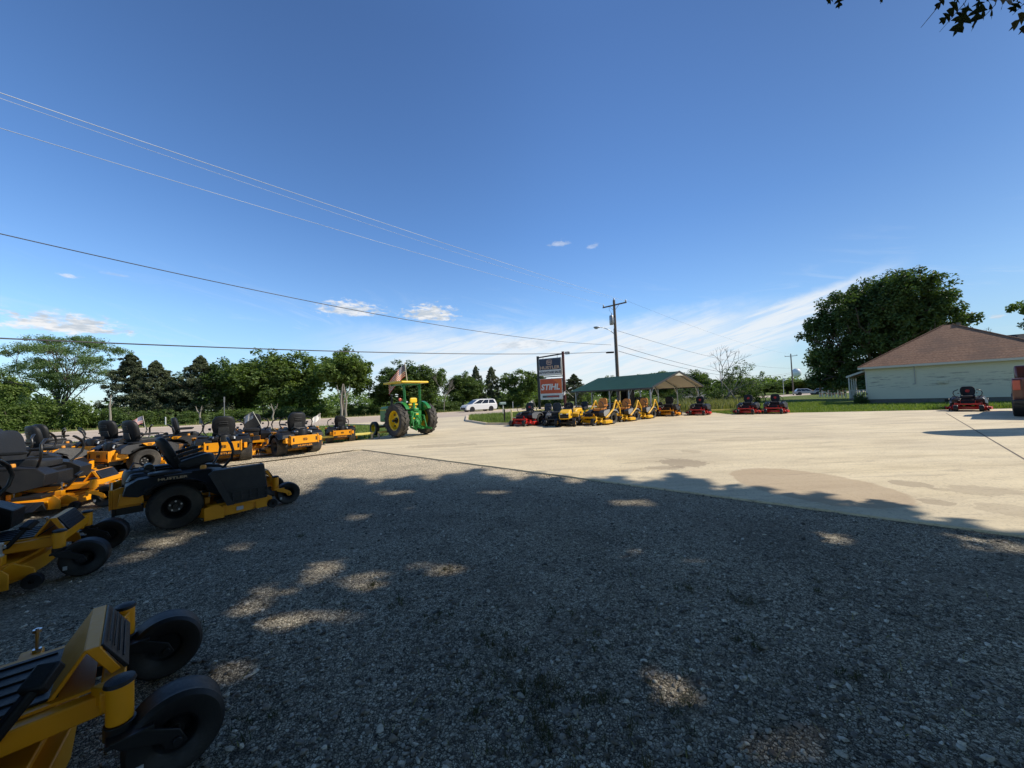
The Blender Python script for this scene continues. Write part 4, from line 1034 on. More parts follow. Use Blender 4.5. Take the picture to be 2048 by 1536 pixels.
def mk_tree(name, lobes, trunk_h, trunk_r, nclump, per, lsize, mat, bark, rc=(.45, .9), depth=3, L0=None, spread=.6, shell=.42, flat_=1., up=.35, trunk_d=(0, 0, 1), ends_clump=True, zmin=None):
    root = thing(name)
    mb = MB(); ends = []
    zc = np.mean([l[2] for l in lobes]); top = max(l[2]+l[5] for l in lobes)
    q = Vector((0, 0, -.1)); tp = [q]; 
    for i in range(1, 5):
        tp.append(Vector((trunk_d[0]*i*trunk_h/4+random.gauss(0, .04), trunk_d[1]*i*trunk_h/4+random.gauss(0, .04), trunk_h*i/4)))
    mb.tube(tp, [trunk_r*1.35, trunk_r*1.05, trunk_r*.95, trunk_r*.88, trunk_r*.8], 9)
    for l in lobes:
        c = Vector(l[:3]); d = c-tp[-1]; 
        limb(mb, tp[-1].copy(), d+Vector((0, 0, .2*d.length)), d.length*.45, trunk_r*.5, depth-1, ends, spread)
    mb.build('trunk', bark, root, smooth=60)
    vol = np.array([l[3]*l[4]*l[5] for l in lobes])**.75; vol /= vol.sum()
    Cs = []
    for l, f in zip(lobes, vol):
        n = int(nclump*f)+1; d = rng.normal(0, 1, (n, 3)); d /= np.linalg.norm(d, axis=1)[:, None]
        rr = rng.random(n)**shell
        rr *= 1+.10*np.sin(d[:, 0]*5+l[0])*np.sin(d[:, 2]*6+l[1])
        Cs.append(np.array(l[:3])+d*rr[:, None]*np.array(l[3:6]))
    if ends_clump and ends: Cs.append(np.array([tuple(e) for e in ends]))
    C = np.concatenate(Cs)
    if zmin is not None: C = C[C[:, 2] > zmin]
    V, Fq = leaves(C, rng.uniform(rc[0], rc[1], len(C)), per, lsize, up, flat_=flat_)
    npmesh('crown', V, Fq, mat, root)
    return root
def rand_lobes(Hh, W, base, n, sq=1.):
    L = [(0, 0, base+(Hh-base)*.52, W*.30, W*.30, (Hh-base)*.46)]
    for i in range(n):
        a = 2*math.pi*i/n+random.random()*.8; z = base+(Hh-base)*random.uniform(.22, .72); r = W*.5*random.uniform(.42, .66)
        k = W*random.uniform(.20, .28)
        L.append((r*math.cos(a), r*math.sin(a), z, k, k, k*random.uniform(.7, 1.)*sq))
    return L
def deciduous(Hh, W, base, mat, nl=6, seed=1, ncl=330, per=60, ls=.36, tr=.20):
    random.seed(seed)
    return mk_tree('broadleaf_tree', rand_lobes(Hh, W, base, nl), base+.25*(Hh-base), tr, ncl, per, ls, mat, M['bark'], rc=(.4, .85))
def cedar(Hh, W, seed=1, n=420, per=56, name='cedar_tree', lean=0.):
    random.seed(seed); root = thing(name); mb = MB()
    mb.tube([(0, 0, -.1), (.05, 0, Hh*.5), (0, 0, Hh*.97)], [.16, .10, .02], 8)
    C = []
    for i in range(n):
        t = random.random()**.8; z = .5+t*(Hh-.7); rmax = W/2*(1-t)**.75*(1+.22*math.sin(z*3.1+seed))+.10
        a = random.random()*6.283; r = rmax*random.random()**.4; rmax2 = rmax*(1+.18*math.sin(a*3+seed*2))
        r = min(r, rmax2)*(1.0+(.45*random.random() if i % 7 == 0 else 0)); C.append((r*math.cos(a), r*math.sin(a), z+.30*r))
        if i % 6 == 0: mb.tube([(0, 0, z-.2*r), (r*.6*math.cos(a), r*.6*math.sin(a), z), (r*math.cos(a), r*math.sin(a), z+.25*r)], [.035, .02, .01], 5)
    C += [(0, 0, Hh-.25*k) for k in range(5)]
    mb.build('trunk', M['bark'], root, smooth=60)
    C = np.array(C); rad = (.14+.34*(1-C[:, 2]/Hh))*rng.uniform(.6, 1.25, len(C))
    V, Fq = leaves(C, rad, per, .26, .1, aspect=.34)
    npmesh('crown', V, Fq, M['cedar'], root); return root
def bare(Hh, seed, name='bare_tree', spread=.5, r=.10, mat='bark_pale', lean=(0, 0, 1), depth=4, label=None):
    random.seed(seed); mb = MB(); ends = []
    limb(mb, Vector((0, 0, -.1)), Vector(lean), Hh*.36, r, depth, ends, spread, -.03, 3, 3, .68)
    o = mb.build(name, M[mat], smooth=60); return o
def shrub(W, D, Hh, mat, seed, name='shrub', ncl=90, per=60, ls=.24):
    random.seed(seed); root = thing(name); mb = MB()
    for i in range(6):
        a = i*1.05; mb.tube([(0, 0, -.1), (.3*W*math.cos(a), .3*D*math.sin(a), Hh*.6)], [.05, .02], 5)
    mb.build('stem', M['bark'], root)
    d = rng.normal(0, 1, (ncl, 3)); d /= np.linalg.norm(d, axis=1)[:, None]; d[:, 2] = np.abs(d[:, 2])*1.0-.05
    C = d*(rng.random(ncl)**.35)[:, None]*np.array([W/2, D/2, Hh*.88])*(1+.15*rng.normal(0, 1, (ncl, 1))); C[:, 2] = np.maximum(C[:, 2], .15)
    V, Fq = leaves(C, rng.uniform(.35, .6, ncl), per, ls)
    npmesh('foliage', V, Fq, mat, root); return root

def place(o, px, Y, sc=(1, 1, 1), rz=0., label=None, cat='tree', group=None):
    p = col_at(px, Y); o.location = (p.x, p.y, -.03); o.scale = sc; o.rotation_euler.z = rz
    return setp(o, label, cat, group)
def top_h(px, py, Y):
    hy = 798-.038*(px-1024); return H+(hy-py)/F*Y
TREES = 'trees beyond the road'
protos = {}
def inst(kind, px, topy, Y, wpx, label, rz=None, group=None, cat='tree', sy=None):
    """kind: (builder, nominal height, nominal width)"""
    f, h0, w0 = KIND[kind]
    if kind not in protos: protos[kind] = f(); o = protos[kind]
    else: o = copy_tree(protos[kind])
    h = top_h(px, topy, Y); wd = wpx/F*Y
    place(o, px, Y, (wd/w0, (sy or wd/w0), h/h0), random.uniform(0, 6.28) if rz is None else rz, label, cat, group); return o
KIND = {
 'dA': (lambda: deciduous(10, 8, 1.2, M['leaf_dark'], 7, 3), 10.2, 8.2),
 'dB': (lambda: deciduous(10, 8, .6, M['leaf'], 8, 11), 10.2, 8.2),
 'dC': (lambda: deciduous(10, 7, 2.6, M['leaf'], 7, 23, 230), 10.2, 7.2),
 'dD': (lambda: deciduous(6, 7, .2, M['leaf_bright'], 8, 31, 150, 50, .3, .14), 6.2, 7.2),
 'cA': (lambda: cedar(9, 5.2, 2), 9, 5.2),
 'cB': (lambda: cedar(9, 6, 5, 460), 9, 6),
 'sA': (lambda: shrub(6, 4, 3.4, M['leaf_bright'], 4, ncl=130), 3.7, 6.4),
 'sB': (lambda: shrub(6, 4, 3.2, M['leaf_dark'], 9, ncl=120), 3.5, 6.4),
}
# behind the road, from left to right
L_ = [
 ('dC', 5, 738, 56, 80, 'thin dark broadleaf tree cut by the left edge of the photo'),
 ('cA', 262, 706, 55, 100, 'tallest pointed cedar just right of the feathery umbrella-shaped tree'),
 ('cB', 312, 722, 54, 112, 'dark pointed cedar left of the gap above the road'),
 ('dA', 352, 742, 56, 90, 'broadleaf tree filling the gap between the taller cedars'),
 ('cB', 402, 712, 55, 118, 'grey-green pointed cedar right of the sky gap in the cedars'),
 ('dA', 462, 714, 57, 120, 'broad dark tree standing behind the thin steel post'),
 ('dA', 528, 696, 58, 140, 'broad dark broadleaf tree behind the mowers with small flags'),
 ('dB', 600, 697, 60, 132, 'dense green tree left of the tall tree with a pale trunk'),
 ('dC', 686, 688, 56, 122, 'tallest roadside broadleaf tree with pale trunk, left of the green tractor'),
 ('dA', 800, 719, 60, 130, 'broadleaf tree whose crown rises behind the big flag'),
 ('dB', 850, 726, 62, 84, 'broadleaf tree whose crown rises behind the tractor canopy'),
 ('dA', 927, 741, 66, 84, 'rounded dark tree behind the white minivan'),
 ('cA', 954, 731, 70, 40, 'narrow pointed cedar above the white minivan roof'),
 ('cA', 985, 733, 70, 48, 'pointed cedar between the white minivan and the mailbox'),
 ('dB', 1046, 735, 68, 90, 'green broadleaf tree left of the tall shop sign'),
 ('dA', 1112, 756, 72, 60, 'dark tree filling the view behind the orange sign'),
 ('cB', 1150, 748, 66, 70, 'dark cedar just right of the shop sign'),
 ('dA', 1222, 750, 75, 60, 'small tree crown behind the utility pole and carport roof'),
 ('dB', 1322, 739, 72, 88, 'broadleaf tree rising over the carport ridge'),
 ('dA', 1398, 737, 58, 74, 'dark tree right of the carport, beside the fallen dead limbs'),
 ('dB', 1470, 752, 95, 70, 'distant tree between carport and second utility pole, nearest the dead limbs'),
 ('dA', 1530, 765, 100, 60, 'distant low dark tree left of the second utility pole'),
 ('dB', 1575, 757, 110, 90, 'distant rounded tree behind the second utility pole'),
 ('dA', 1640, 760, 110, 90, 'distant tree right of the second utility pole under the big oak'),
 ('dB', 1705, 765, 115, 80, 'distant tree glimpsed between big oak and house porch'),
]
for k, px, ty, Y, wpx, lab in L_: inst(k, px, ty, Y, wpx, lab, group=TREES)
S_ = [
 ('sA', 25, 790, 44, 150, 'bright green shrub at the left edge across the road'),
 ('sA', 95, 788, 45, 150, 'bright green shrub under the feathery umbrella-shaped tree'),
 ('sA', 165, 790, 46, 130, 'bright green shrub left of the thin pale trunk by the road'),
 ('sB', 60, 770, 49, 150, 'dark shrub rising behind the bright shrubs at the far left'),
 ('sB', 225, 805, 47, 100, 'dark shrub at the foot of the tallest cedar'),
 ('sB', 300, 812, 49, 100, 'dark low shrub behind the mower with the small pink flag'),
 ('sB', 380, 815, 50, 110, 'dark low shrub left of the thin steel post'),
 ('sB', 470, 812, 52, 110, 'dark low shrub right of the thin steel post'),
 ('sB', 560, 805, 54, 120, 'dark shrub behind the middle rear-facing yellow mower'),
 ('sA', 640, 806, 56, 100, 'leafy shrub left of the pale tree trunk'),
 ('sA', 720, 803, 58, 110, 'low leafy shrub in the gap left of the tractor'),
 ('sB', 800, 800, 60, 110, 'dark shrub hidden behind the tractor hood'),
 ('sB', 895, 796, 62, 90, 'dark shrub between tractor and minivan'),
 ('sB', 1010, 790, 66, 90, 'dark shrub behind the mailbox'),
 ('sB', 1090, 786, 68, 100, 'dark shrub behind the sign posts'),
 ('sA', 1175, 785, 66, 110, 'green shrub seen between sign and carport posts'),
 ('sA', 1260, 784, 64, 110, 'green shrub seen under the carport roof'),
 ('sA', 1345, 783, 60, 100, 'green shrub right of the carport posts'),
 ('sB', 1500, 775, 92, 110, 'low hedge-like shrub in the field left of the second utility pole'),
]
for k, px, ty, Y, wpx, lab in S_: inst(k, px, ty, Y, wpx, lab, cat='shrub', group='shrubs along the far side of the road', sy=.9)
# feathery umbrella-shaped tree at the far left
random.seed(5)
Yt = 52; kx = Yt/F
lob = []
for (dx, dz, w_, h_) in ((-90, 690, 52, 13), (-100, 725, 36, 10), (-60, 672, 50, 14), (0, 668, 62, 12), (48, 680, 55, 13), (90, 690, 42, 12), (100, 715, 34, 12), (-20, 692, 70, 13), (45, 712, 55, 12), (-55, 716, 46, 11), (80, 738, 42, 10), (-5, 728, 50, 10), (-110, 700, 30, 10), (10, 748, 60, 12), (-30, 742, 46, 11), (55, 756, 40, 10), (-60, 738, 36, 10), (0, 765, 40, 12)):
    z = top_h(120+dx, dz, Yt)
    lob.append((dx*kx*.95, random.uniform(-2.2, 2.2), z-.4, w_*kx*.72, w_*kx*.6, h_*kx*.62))
o = mk_tree('umbrella_tree', lob, 2.6, .20, 480, 52, .20, M['locust'], M['bark'], rc=(.3, .8), depth=3, spread=.38, shell=.75, flat_=.8, up=.4)
place(o, 120, Yt, label='airy feathery tree with a wide umbrella crown at the far left', group=None)
# big oak behind the house
random.seed(8); Yo = 46; ko = Yo/F
lob = []
for (px, py, rx, ry) in ((1640, 640, 52, 40), (1640, 705, 50, 42), (1700, 600, 55, 44), (1760, 585, 60, 48), (1825, 580, 62, 44), (1870, 605, 46, 44), (1895, 645, 44, 30), (1745, 660, 80, 60), (1820, 660, 70, 50), (1690, 735, 52, 34), (1760, 730, 70, 34), (1625, 745, 28, 16), (1920, 640, 26, 12), (1660, 755, 30, 16), (1735, 755, 30, 12), (1662, 690, 46, 30), (1790, 600, 60, 50), (1800, 640, 70, 50), (1845, 625, 55, 45)):
    z = top_h(px, py, Yo); lob.append(((px-1768)*ko*.70, random.uniform(-2.6, 2.6), z-.7, rx*ko*.70, rx*ko*.85, ry*ko*.95))
o = mk_tree('big_oak', lob, 2.6, .48, 820, 95, .36, M['leaf_oak'], M['bark'], rc=(.5, 1.1), depth=3, spread=.4, shell=.38, ends_clump=False)
place(o, 1768, Yo, rz=R(-43.8), label='huge dark oak towering behind the brown-roofed house')
# tree beyond the right edge, one bough of it in the picture
random.seed(18); Yr = 47; kr = Yr/F
lob = [((px-2125)*kr, random.uniform(-2, 2), top_h(px, py, Yr), rx*kr, rx*kr*.8, ry*kr) for px, py, rx, ry in ((2042, 616, 22, 9), (2085, 606, 30, 16), (2160, 590, 60, 50), (2210, 640, 50, 50), (2150, 640, 40, 30))]
o = mk_tree('broadleaf_tree', lob, 4.5, .3, 260, 70, .34, M['leaf_dark'], M['bark'], rc=(.4, .8), depth=3, spread=.5)
place(o, 2125, Yr, label='tree past the right edge with one leafy bough showing beside the house roof')
# dead trees
o = bare(6.5, 4, spread=.42, r=.09); place(o, 888, 60, label='leafless pale tree between tractor canopy and minivan')
o = bare(9.5, 9, spread=.55, r=.16); place(o, 1447, 62, label='leafless grey tree standing above the fallen dead limbs')
# fallen limbs with dark foliage, right of the carport
random.seed(12)
t = thing('fallen_tree'); mb = MB(); ends = []
for (a, e, L) in ((-.9, .55, 2.6), (-.4, .8, 2.4), (.2, 1.0, 2.2), (.7, .5, 2.4), (2.6, .7, 2.3), (3.3, .5, 2.4)):
    limb(mb, Vector((random.uniform(-.5, .5), random.uniform(-.5, .5), .1)), Vector((math.cos(a), .3*math.sin(a), e)), L, .10, 3, ends, .5)
mb.tube([(2.2, -1.5, -.05), (1.2, -1.3, 1.0), (.2, -1.0, 2.6), (-.8, -.8, 3.6)], [.09, .08, .05, .02], 7)
mb.build('limbs', M['bark_pale'], t, smooth=60)
C = np.array([tuple(e) for e in ends]); C = C[rng.random(len(C)) < .45]; C = np.concatenate([C, np.array([(random.gauss(0, 2.0), random.gauss(0, 1), abs(random.gauss(1.2, .9))) for _ in range(70)])])
V, Fq = leaves(C, rng.uniform(.3, .6, len(C)), 40, .2); npmesh('foliage', V, Fq, M['leaf_dark'], t)
place(t, 1440, 42, (.85, .8, .9), label='collapsed tree with pale broken limbs and dark leaves right of the carport')
t = copy_tree(protos['sB']); place(t, 1498, 44, (.42, .5, .72), label='dark rounded bush behind the middle red mower, right of the fallen tree', cat='shrub')
t = copy_tree(protos['sB']); place(t, 1722, 31.5, (.22, .2, .36), label='small dark bush against the porch end of the house', cat='shrub')
# far woods that read as one mass
n = 900; ang = rng.uniform(-58, 58, n)*math.pi/180; rad = rng.uniform(170, 235, n)
C = np.stack([rad*np.sin(ang), rad*np.cos(ang), rng.uniform(.5, 4.2, n)+2.2*np.sin(ang*19)**2], 1)
V, Fq = leaves(C, rng.uniform(2.2, 3.6, n), 34, 1.3); o = npmesh('far_woodland', V, Fq, M['leaf'], None); o['kind'] = 'stuff'; o['label'] = 'far belt of woodland closing the horizon'

# ------------------------------------------------------------------ shade tree over the camera: leaves and limbs hang right of and above the view
bx = [(-900, 1330), (-300, 1110), (0, 1046), (100, 1022), (230, 1000), (300, 965), (450, 935), (560, 958), (598, 978), (651, 950), (700, 941), (772, 948), (863, 940), (976, 934), (1059, 948), (1165, 952), (1240, 958), (1316, 950), (1392, 956), (1437, 969), (1483, 974), (1560, 981), (1619, 985), (1649, 997), (1679, 997), (1770, 1005), (1830, 1024), (1845, 1039), (1930, 1050), (2012, 1060), (2048, 1066), (2600, 1180), (5000, 1600)]
flecks = [(655, 1138, 26, 14), (725, 1165, 34, 15), (535, 1195, 36, 24), (640, 1236, 48, 11), (555, 1246, 26, 12), (355, 1078, 30, 10), (285, 1108, 12, 16), (880, 1138, 40, 12), (1270, 1007, 34, 8), (1250, 1107, 26, 6), (1395, 1125, 18, 5), (1325, 1372, 22, 12), (1365, 1410, 22, 14), (1580, 1495, 46, 16), (1665, 1078, 26, 8), (1985, 1088, 60, 12), (720, 1035, 26, 4), (470, 1340, 16, 14), (480, 1095, 14, 5), (985, 985, 22, 3), (800, 985, 22, 3)]
def proj_np(P):
    D = P-np.array(CAM); z = D@np.array(fw); x = D@np.array(rt); y = D@np.array(up)
    ok = z > .05; zz = np.where(ok, z, 1)
    return 1024+F*x/zz, 768-F*y/zz, ok
n = 120000
G = np.stack([rng.uniform(-11, 11, n), rng.uniform(-5, 11.5, n), np.zeros(n)], 1)
gx, gy, ok = proj_np(G)
yb = np.interp(gx, [b[0] for b in bx], [b[1] for b in bx])
wav = 9+9*np.exp(-((gx-700)/330)**2)+6*np.sin(gx*.045)+5*np.sin(gx*.11+1)+rng.normal(0, 3, n)
shade_a = (~ok) | (gy > yb+wav); keep = shade_a
keep &= ~((G[:, 0] < -9.0-.6*(G[:, 1]-5)) & (G[:, 1] > 4.9))
for (fx, fy, rx, ry) in flecks:
    c0 = at(fx, fy); ax_ = (at(fx+rx, fy)-c0).length+.07; ay_ = (at(fx, fy-ry)-c0).length+.06
    q = ((G[:, 0]-c0.x)/(ax_*1.15))**2+((G[:, 1]-c0.y)/ay_)**2+rng.normal(0, .30, n)+.75*np.sin(G[:, 0]*17+fx+2*np.sin(G[:, 1]*9))*np.sin(G[:, 1]*21+fy)
    keep &= q > 1
G = G[keep]; n = len(G)
cot = 1/math.tan(SUN_EL); sx, sy_ = sd.x/math.hypot(sd.x, sd.y), sd.y/math.hypot(sd.x, sd.y)
best = None; Pf = np.zeros((n, 3)); done = np.zeros(n, bool)
for tr_ in range(60):
    hgt = rng.uniform(3.5, 19, n)
    P = np.stack([G[:, 0]+sx*cot*hgt, G[:, 1]+sy_*cot*hgt, hgt], 1)
    x, y, okk = proj_np(P)
    mg = 60+700/np.linalg.norm(P-np.array(CAM), axis=1); vis = okk & (x > -mg) & (x < 2048+mg) & (y > -mg) & (y < 1536+mg)
    c = ((P[:, 0]-9)/14)**2+((P[:, 1]-1)/13)**2+((P[:, 2]-11.5)/8.5)**2
    g_ = (~vis) & (c < 1) & (~done)
    Pf[g_] = P[g_]; done |= g_
Pf = Pf[done]
# extra leaves added unseen behind and above the camera, to block sky light
nq = 190000; Q = np.stack([rng.uniform(-15, 22, nq), rng.uniform(-15, 9, nq), rng.uniform(4.5, 16, nq)], 1)
x, y, okk = proj_np(Q); mg = 60+700/np.linalg.norm(Q-np.array(CAM), axis=1); vis = okk & (x > -mg) & (x < 2048+mg) & (y > -mg) & (y < 1536+mg)
gQ = np.stack([Q[:, 0]-sx*cot*Q[:, 2], Q[:, 1]-sy_*cot*Q[:, 2], Q[:, 2]*0], 1); x, y, ok2 = proj_np(gQ); yq = np.interp(x, [b[0] for b in bx], [b[1] for b in bx]); lit = (ok2 & (y < yq+22+9*np.exp(-((x-700)/330)**2))) | ((gQ[:, 0] < -9.0-.6*(gQ[:, 1]-5)) & (gQ[:, 1] > 4.0))
for (fx, fy, rx, ry) in flecks:
    c0 = at(fx, fy); ax_ = (at(fx+rx, fy)-c0).length+.07; ay_ = (at(fx, fy-ry)-c0).length+.06
    lit |= (((gQ[:, 0]-c0.x)/(ax_*1.25))**2+((gQ[:, 1]-c0.y)/ay_)**2) < 1.1
c = ((Q[:, 0]-4)/18)**2+((Q[:, 1]+2)/13)**2+((Q[:, 2]-10)/6.5)**2
Pf = np.concatenate([Pf, Q[(~vis) & (~lit) & (c < 1)]]); n = len(Pf)
nrm = rng.normal(0, 1, (n, 3)); nrm[:, 2] = np.abs(nrm[:, 2])+.3; nrm /= np.linalg.norm(nrm, axis=1)[:, None]
t_ = np.cross(nrm, rng.normal(0, 1, (n, 3))); t_ /= np.linalg.norm(t_, axis=1)[:, None]; b_ = np.cross(nrm, t_); s = rng.uniform(.11, .19, (n, 1))
V = np.stack([Pf-t_*s, Pf-b_*s*.62, Pf+t_*s, Pf+b_*s*.62], 1).reshape(-1, 3)
oak = thing('shade_oak', (14.5, -3.0, 0), 0, 'tall oak that shades the gravel and hangs leaves into the top right corner', 'tree')
V -= np.array([14.5, -3.0, 0])
npmesh('crown', V, np.arange(n*4).reshape(-1, 4), M['leaf'], oak)
mb = MB(); mb.tube([(0, 0, -.1), (.1, 0, 2), (0, .1, 4.5), (-.2, .2, 7.5)], [.6, .48, .42, .3], 12)
for (x, y, z) in ((-5, 3, 13), (-8, -2, 12.5), (-3, -6, 12), (3, 4, 12), (4, -4, 13), (-10, 5, 13.5), (0, 0, 17), (-2.5, 8, 12)):
    mb.tube([(-.1, .1, 5+random.random()*2), (x*.35, y*.35, 5.5+(z-5)*.5), (x*.75, y*.75, z-1.2), (x, y, z)], [.2, .14, .08, .03], 7)
mb.build('trunk', M['bark'], oak, smooth=60)
# lobed oak leaves at the top right
half = [(.012, 0), (.015, .12), (.05, .20), (.10, .23), (.20, .30), (.15, .315), (.07, .31), (.035, .36), (.035, .42), (.12, .49), (.20, .53), (.31, .66), (.22, .64), (.12, .60), (.04, .58), (.04, .66), (.09, .73), (.17, .80), (.21, .92), (.14, .86), (.06, .82), (.04, .88), (.05, .95), (.0, 1.06)]
leafpts = half+[(-x, y) for x, y in half[::-1][1:-1]]
def oakleaf(mb, p, d, s, nrm):
    d = Vector(d).normalized(); nn = Vector(nrm); nn = (nn-d*nn.dot(d)).normalized(); sdv = d.cross(nn)
    c = [Vector(p)+d*y*s+sdv*x*s+nn*(.10*s*math.sin(y*3)-.25*s*x*x) for x, y in leafpts]
    ax = [Vector(p)+d*y*s for y in (.0, .33, .58, .8, 1.)]
    mb.add(c, []) ; n0 = len(mb.v)-len(c)
    # fan in strips between mirrored points
    m_ = len(half); L = len(c)
    for i in range(m_-1):
        a, b2 = i, i+1; am = (L-i) % L; bm_ = (L-i-1) % L
        f = [n0+a, n0+b2, n0+bm_, n0+am]; f2 = []
        for q in f:
            if q not in f2: f2.append(q)
        if len(f2) > 2: mb.f.append(tuple(f2)); mb.m.append(0)
random.seed(3)
lv = MB(); tw = MB(); o0 = Vector((14.5, -3, 0))
def P3(px, py, Y): return atY(px, py, Y)-o0
Yl = 2.6
for tws in ([(1905, -40), (1875, 15), (1842, 55)], [(1960, -60), (1930, 5), (1900, 40), (1879, 64)], [(2010, -50), (1990, 10), (1964, 38)], [(2110, -40), (2050, 5), (2025, 30)], [(1690, -50), (1665, -5), (1655, 4)], [(2200, -180), (2050, -120), (1950, -60)], [(2600, -420), (2300, -260), (2200, -180)]):
    pts = [P3(x, y, Yl+.0*i) for i, (x, y) in enumerate(tws)]
    k = 1 if tws[0][0] < 2190 else 4
    tw = MB(); tw.tube(pts, [.0035*k, .0025*k, .0016*k][:len(pts)]+([.0012*k] if len(pts) > 3 else []), 6); tw.build('twig', M['bark'], oak, smooth=60)
for (px, py, ang, s, tl) in ((1915, -8, 118, .19, .1), (1925, 0, 95, .20, .3), (1938, 4, 108, .22, -.2), (1950, 0, 78, .19, .4), (1930, 18, 128, .17, .1), (1908, 22, 140, .14, .5), (1966, -8, 62, .18, .2), (1958, -4, 92, .17, -.5), (1975, 2, 40, .15, .6), (1945, -10, 60, .2, .0), (2000, -12, 70, .12, .5), (2040, 2, 135, .16, .2), (2046, 0, 100, .17, -.1), (2062, 4, 120, .19, .3), (2040, -10, 150, .14, .3), (1660, -14, 110, .12, .2), (1676, -16, 75, .11, -.3), (1765, -22, 90, .10, .2), (2020, -20, 95, .13, .2), (1895, -18, 120, .14, .2), (1990, -25, 100, .15, -.3), (1925, -20, 140, .17, .1), (2070, 15, 110, .18, .1)):
    p = P3(px, py, Yl+random.uniform(-.15, .15)); a = R(ang)
    d = rt*math.cos(a)-up*math.sin(a)+fw*random.uniform(-.5, .3)
    oakleaf(lv, p, d, s*.95, -fw+rt*tl*1.6+up*random.uniform(-.8, .8))
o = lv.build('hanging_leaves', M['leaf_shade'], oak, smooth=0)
# ------------------------------------------------------------------ house
m, nt, b = newmat('weathered_siding'); M['siding'] = m
co = objco(nt); mp = N(nt, 'ShaderNodeMapping'); nt.links.new(co, mp.inputs[0]); mp.inputs['Scale'].default_value = (.55, .55, 7.)
st = noise(nt, mp.outputs[0], 1.6, 6, .7); pa = noise(nt, co, .42, 3, .5); sp_ = N(nt, 'ShaderNodeSeparateXYZ'); nt.links.new(co, sp_.inputs[0])
zm = math_(nt, 'MULTIPLY', map_(nt, sp_.outputs[2], 1.0, 1.5), map_(nt, sp_.outputs[2], 2.6, 2.1))
wear = math_(nt, 'MULTIPLY', math_(nt, 'MULTIPLY', map_(nt, st, .52, .60), map_(nt, pa, .42, .52)), zm)
c = mixc(nt, math_(nt, 'MULTIPLY', noise(nt, co, 3, 5), .5), (.66, .66, .50), (.54, .55, .41)); c = mixc(nt, math_(nt, 'MULTIPLY', wear, .8), c, (.17, .17, .15))
nt.links.new(c, b.inputs['Base Color']); b.inputs['Roughness'].default_value = .75
m, nt, b = newmat('brown_shingles'); M['shingle'] = m
co = objco(nt); mp = N(nt, 'ShaderNodeMapping'); nt.links.new(co, mp.inputs[0]); mp.inputs['Scale'].default_value = (1, 1, 3)
br = N(nt, 'ShaderNodeTexNoise', Scale=9., Detail=5.); nt.links.new(mp.outputs[0], br.inputs['Vector'])
big = noise(nt, co, .5, 5, .6)
c = ramp(nt, br.outputs['Fac'], [(.3, (.18, .090, .048)), (.5, (.30, .155, .085)), (.72, (.42, .245, .15))]); c = mixc(nt, map_(nt, big, .4, .65, 0., .5), c, (.14, .085, .06))
wv = N(nt, 'ShaderNodeTexWave', Scale=1.55, Distortion=.3, Detail=1.); wv.bands_direction = 'Z'; nt.links.new(co, wv.inputs['Vector'])
c = mixc(nt, math_(nt, 'MULTIPLY', map_(nt, wv.outputs['Fac'], .75, 1.), .35), c, (.09, .055, .04))
nt.links.new(c, b.inputs['Base Color']); b.inputs['Roughness'].default_value = .95; bump(nt, b, br.outputs['Fac'], .5, .03)
M['block'] = paint('foundation_block', (.15, .145, .125), .9, .3, bscale=12)
M['trim'] = paint('house_trim', (.62, .60, .51), .6, .12)
hs = thing('house', (30.35, 31.75, 0), math.atan2(-.741, .671), 'pale sided house with brown hip roof at the right edge', 'house')
# local x runs along the front wall towards the camera, local y points away behind the wall
A_, B_ = 9.9, 9.0
mb = MB()
def clap(p0, p1, z0, z1, nrm):
    n = int((z1-z0)/.165); h = (z1-z0)/n; nx, ny = nrm
    for i in range(n):
        za, zb_ = z0+i*h, z0+(i+1)*h
        a = (p0[0]+nx*.022, p0[1]+ny*.022, za); b2 = (p1[0]+nx*.022, p1[1]+ny*.022, za)
        mb.add([a, b2, (p1[0], p1[1], zb_), (p0[0], p0[1], zb_)], [(0, 1, 2, 3)])
        mb.add([a, b2, (p1[0], p1[1], za), (p0[0], p0[1], za)], [(0, 3, 2, 1)])
clap((0, 0), (A_, 0), .38, 3.05, (0, -1)); clap((0, 0), (0, B_), .38, 3.05, (-1, 0)); clap((A_, 0), (A_, B_), .38, 3.05, (1, 0)); clap((0, B_), (A_, B_), .38, 3.05, (0, 1))
mb.build('wall', M['siding'], hs, smooth=0)
mb = MB(); mb.b(-.03, .07, -.035, .06, .38, 3.05); mb.build('corner_board', M['trim'], hs); mb = MB(); mb.b(A_-.07, A_+.03, -.035, .06, .38, 3.05); mb.build('corner_board', M['trim'], hs)
mb = MB(); mb.b(.02, A_-.02, .02, B_-.02, -.05, .38); mb.build('foundation', M['block'], hs)
mb = MB(); mb.b(4.3, 5.2, -.0, .06, .10, .30); mb.build('crawl_vent', M['black'], hs); mb = MB(); mb.b(7.8, 8.4, -.0, .06, .10, .30); mb.build('crawl_vent', M['black'], hs)
ov = .42; ez = 3.12; pz = 6.42; rx0 = A_/2-.2; ry = B_/2
mb = MB(); E = [(-ov, -ov, ez), (A_+ov, -ov, ez), (A_+ov, B_+ov, ez), (-ov, B_+ov, ez)]; P1 = (A_/2-.25, B_/2, pz); P2 = (A_/2+.25, B_/2, pz)
mb.add(E+[P1, P2], [(0, 1, 5, 4), (1, 2, 5), (2, 3, 4, 5), (3, 0, 4)])
Z = [(x, y, z-.05) for x, y, z in E]; mb.add(Z, [(3, 2, 1, 0)])
rf = mb.build('roof', M['shingle'], hs, smooth=0)
mb = MB()
for i in range(4):
    a, b2 = Vector(E[i]), Vector(E[(i+1) % 4]); a.z = b2.z = ez-.085; mb.bar(a, b2, .04, .16)
mb.build('fascia', M['trim'], hs)
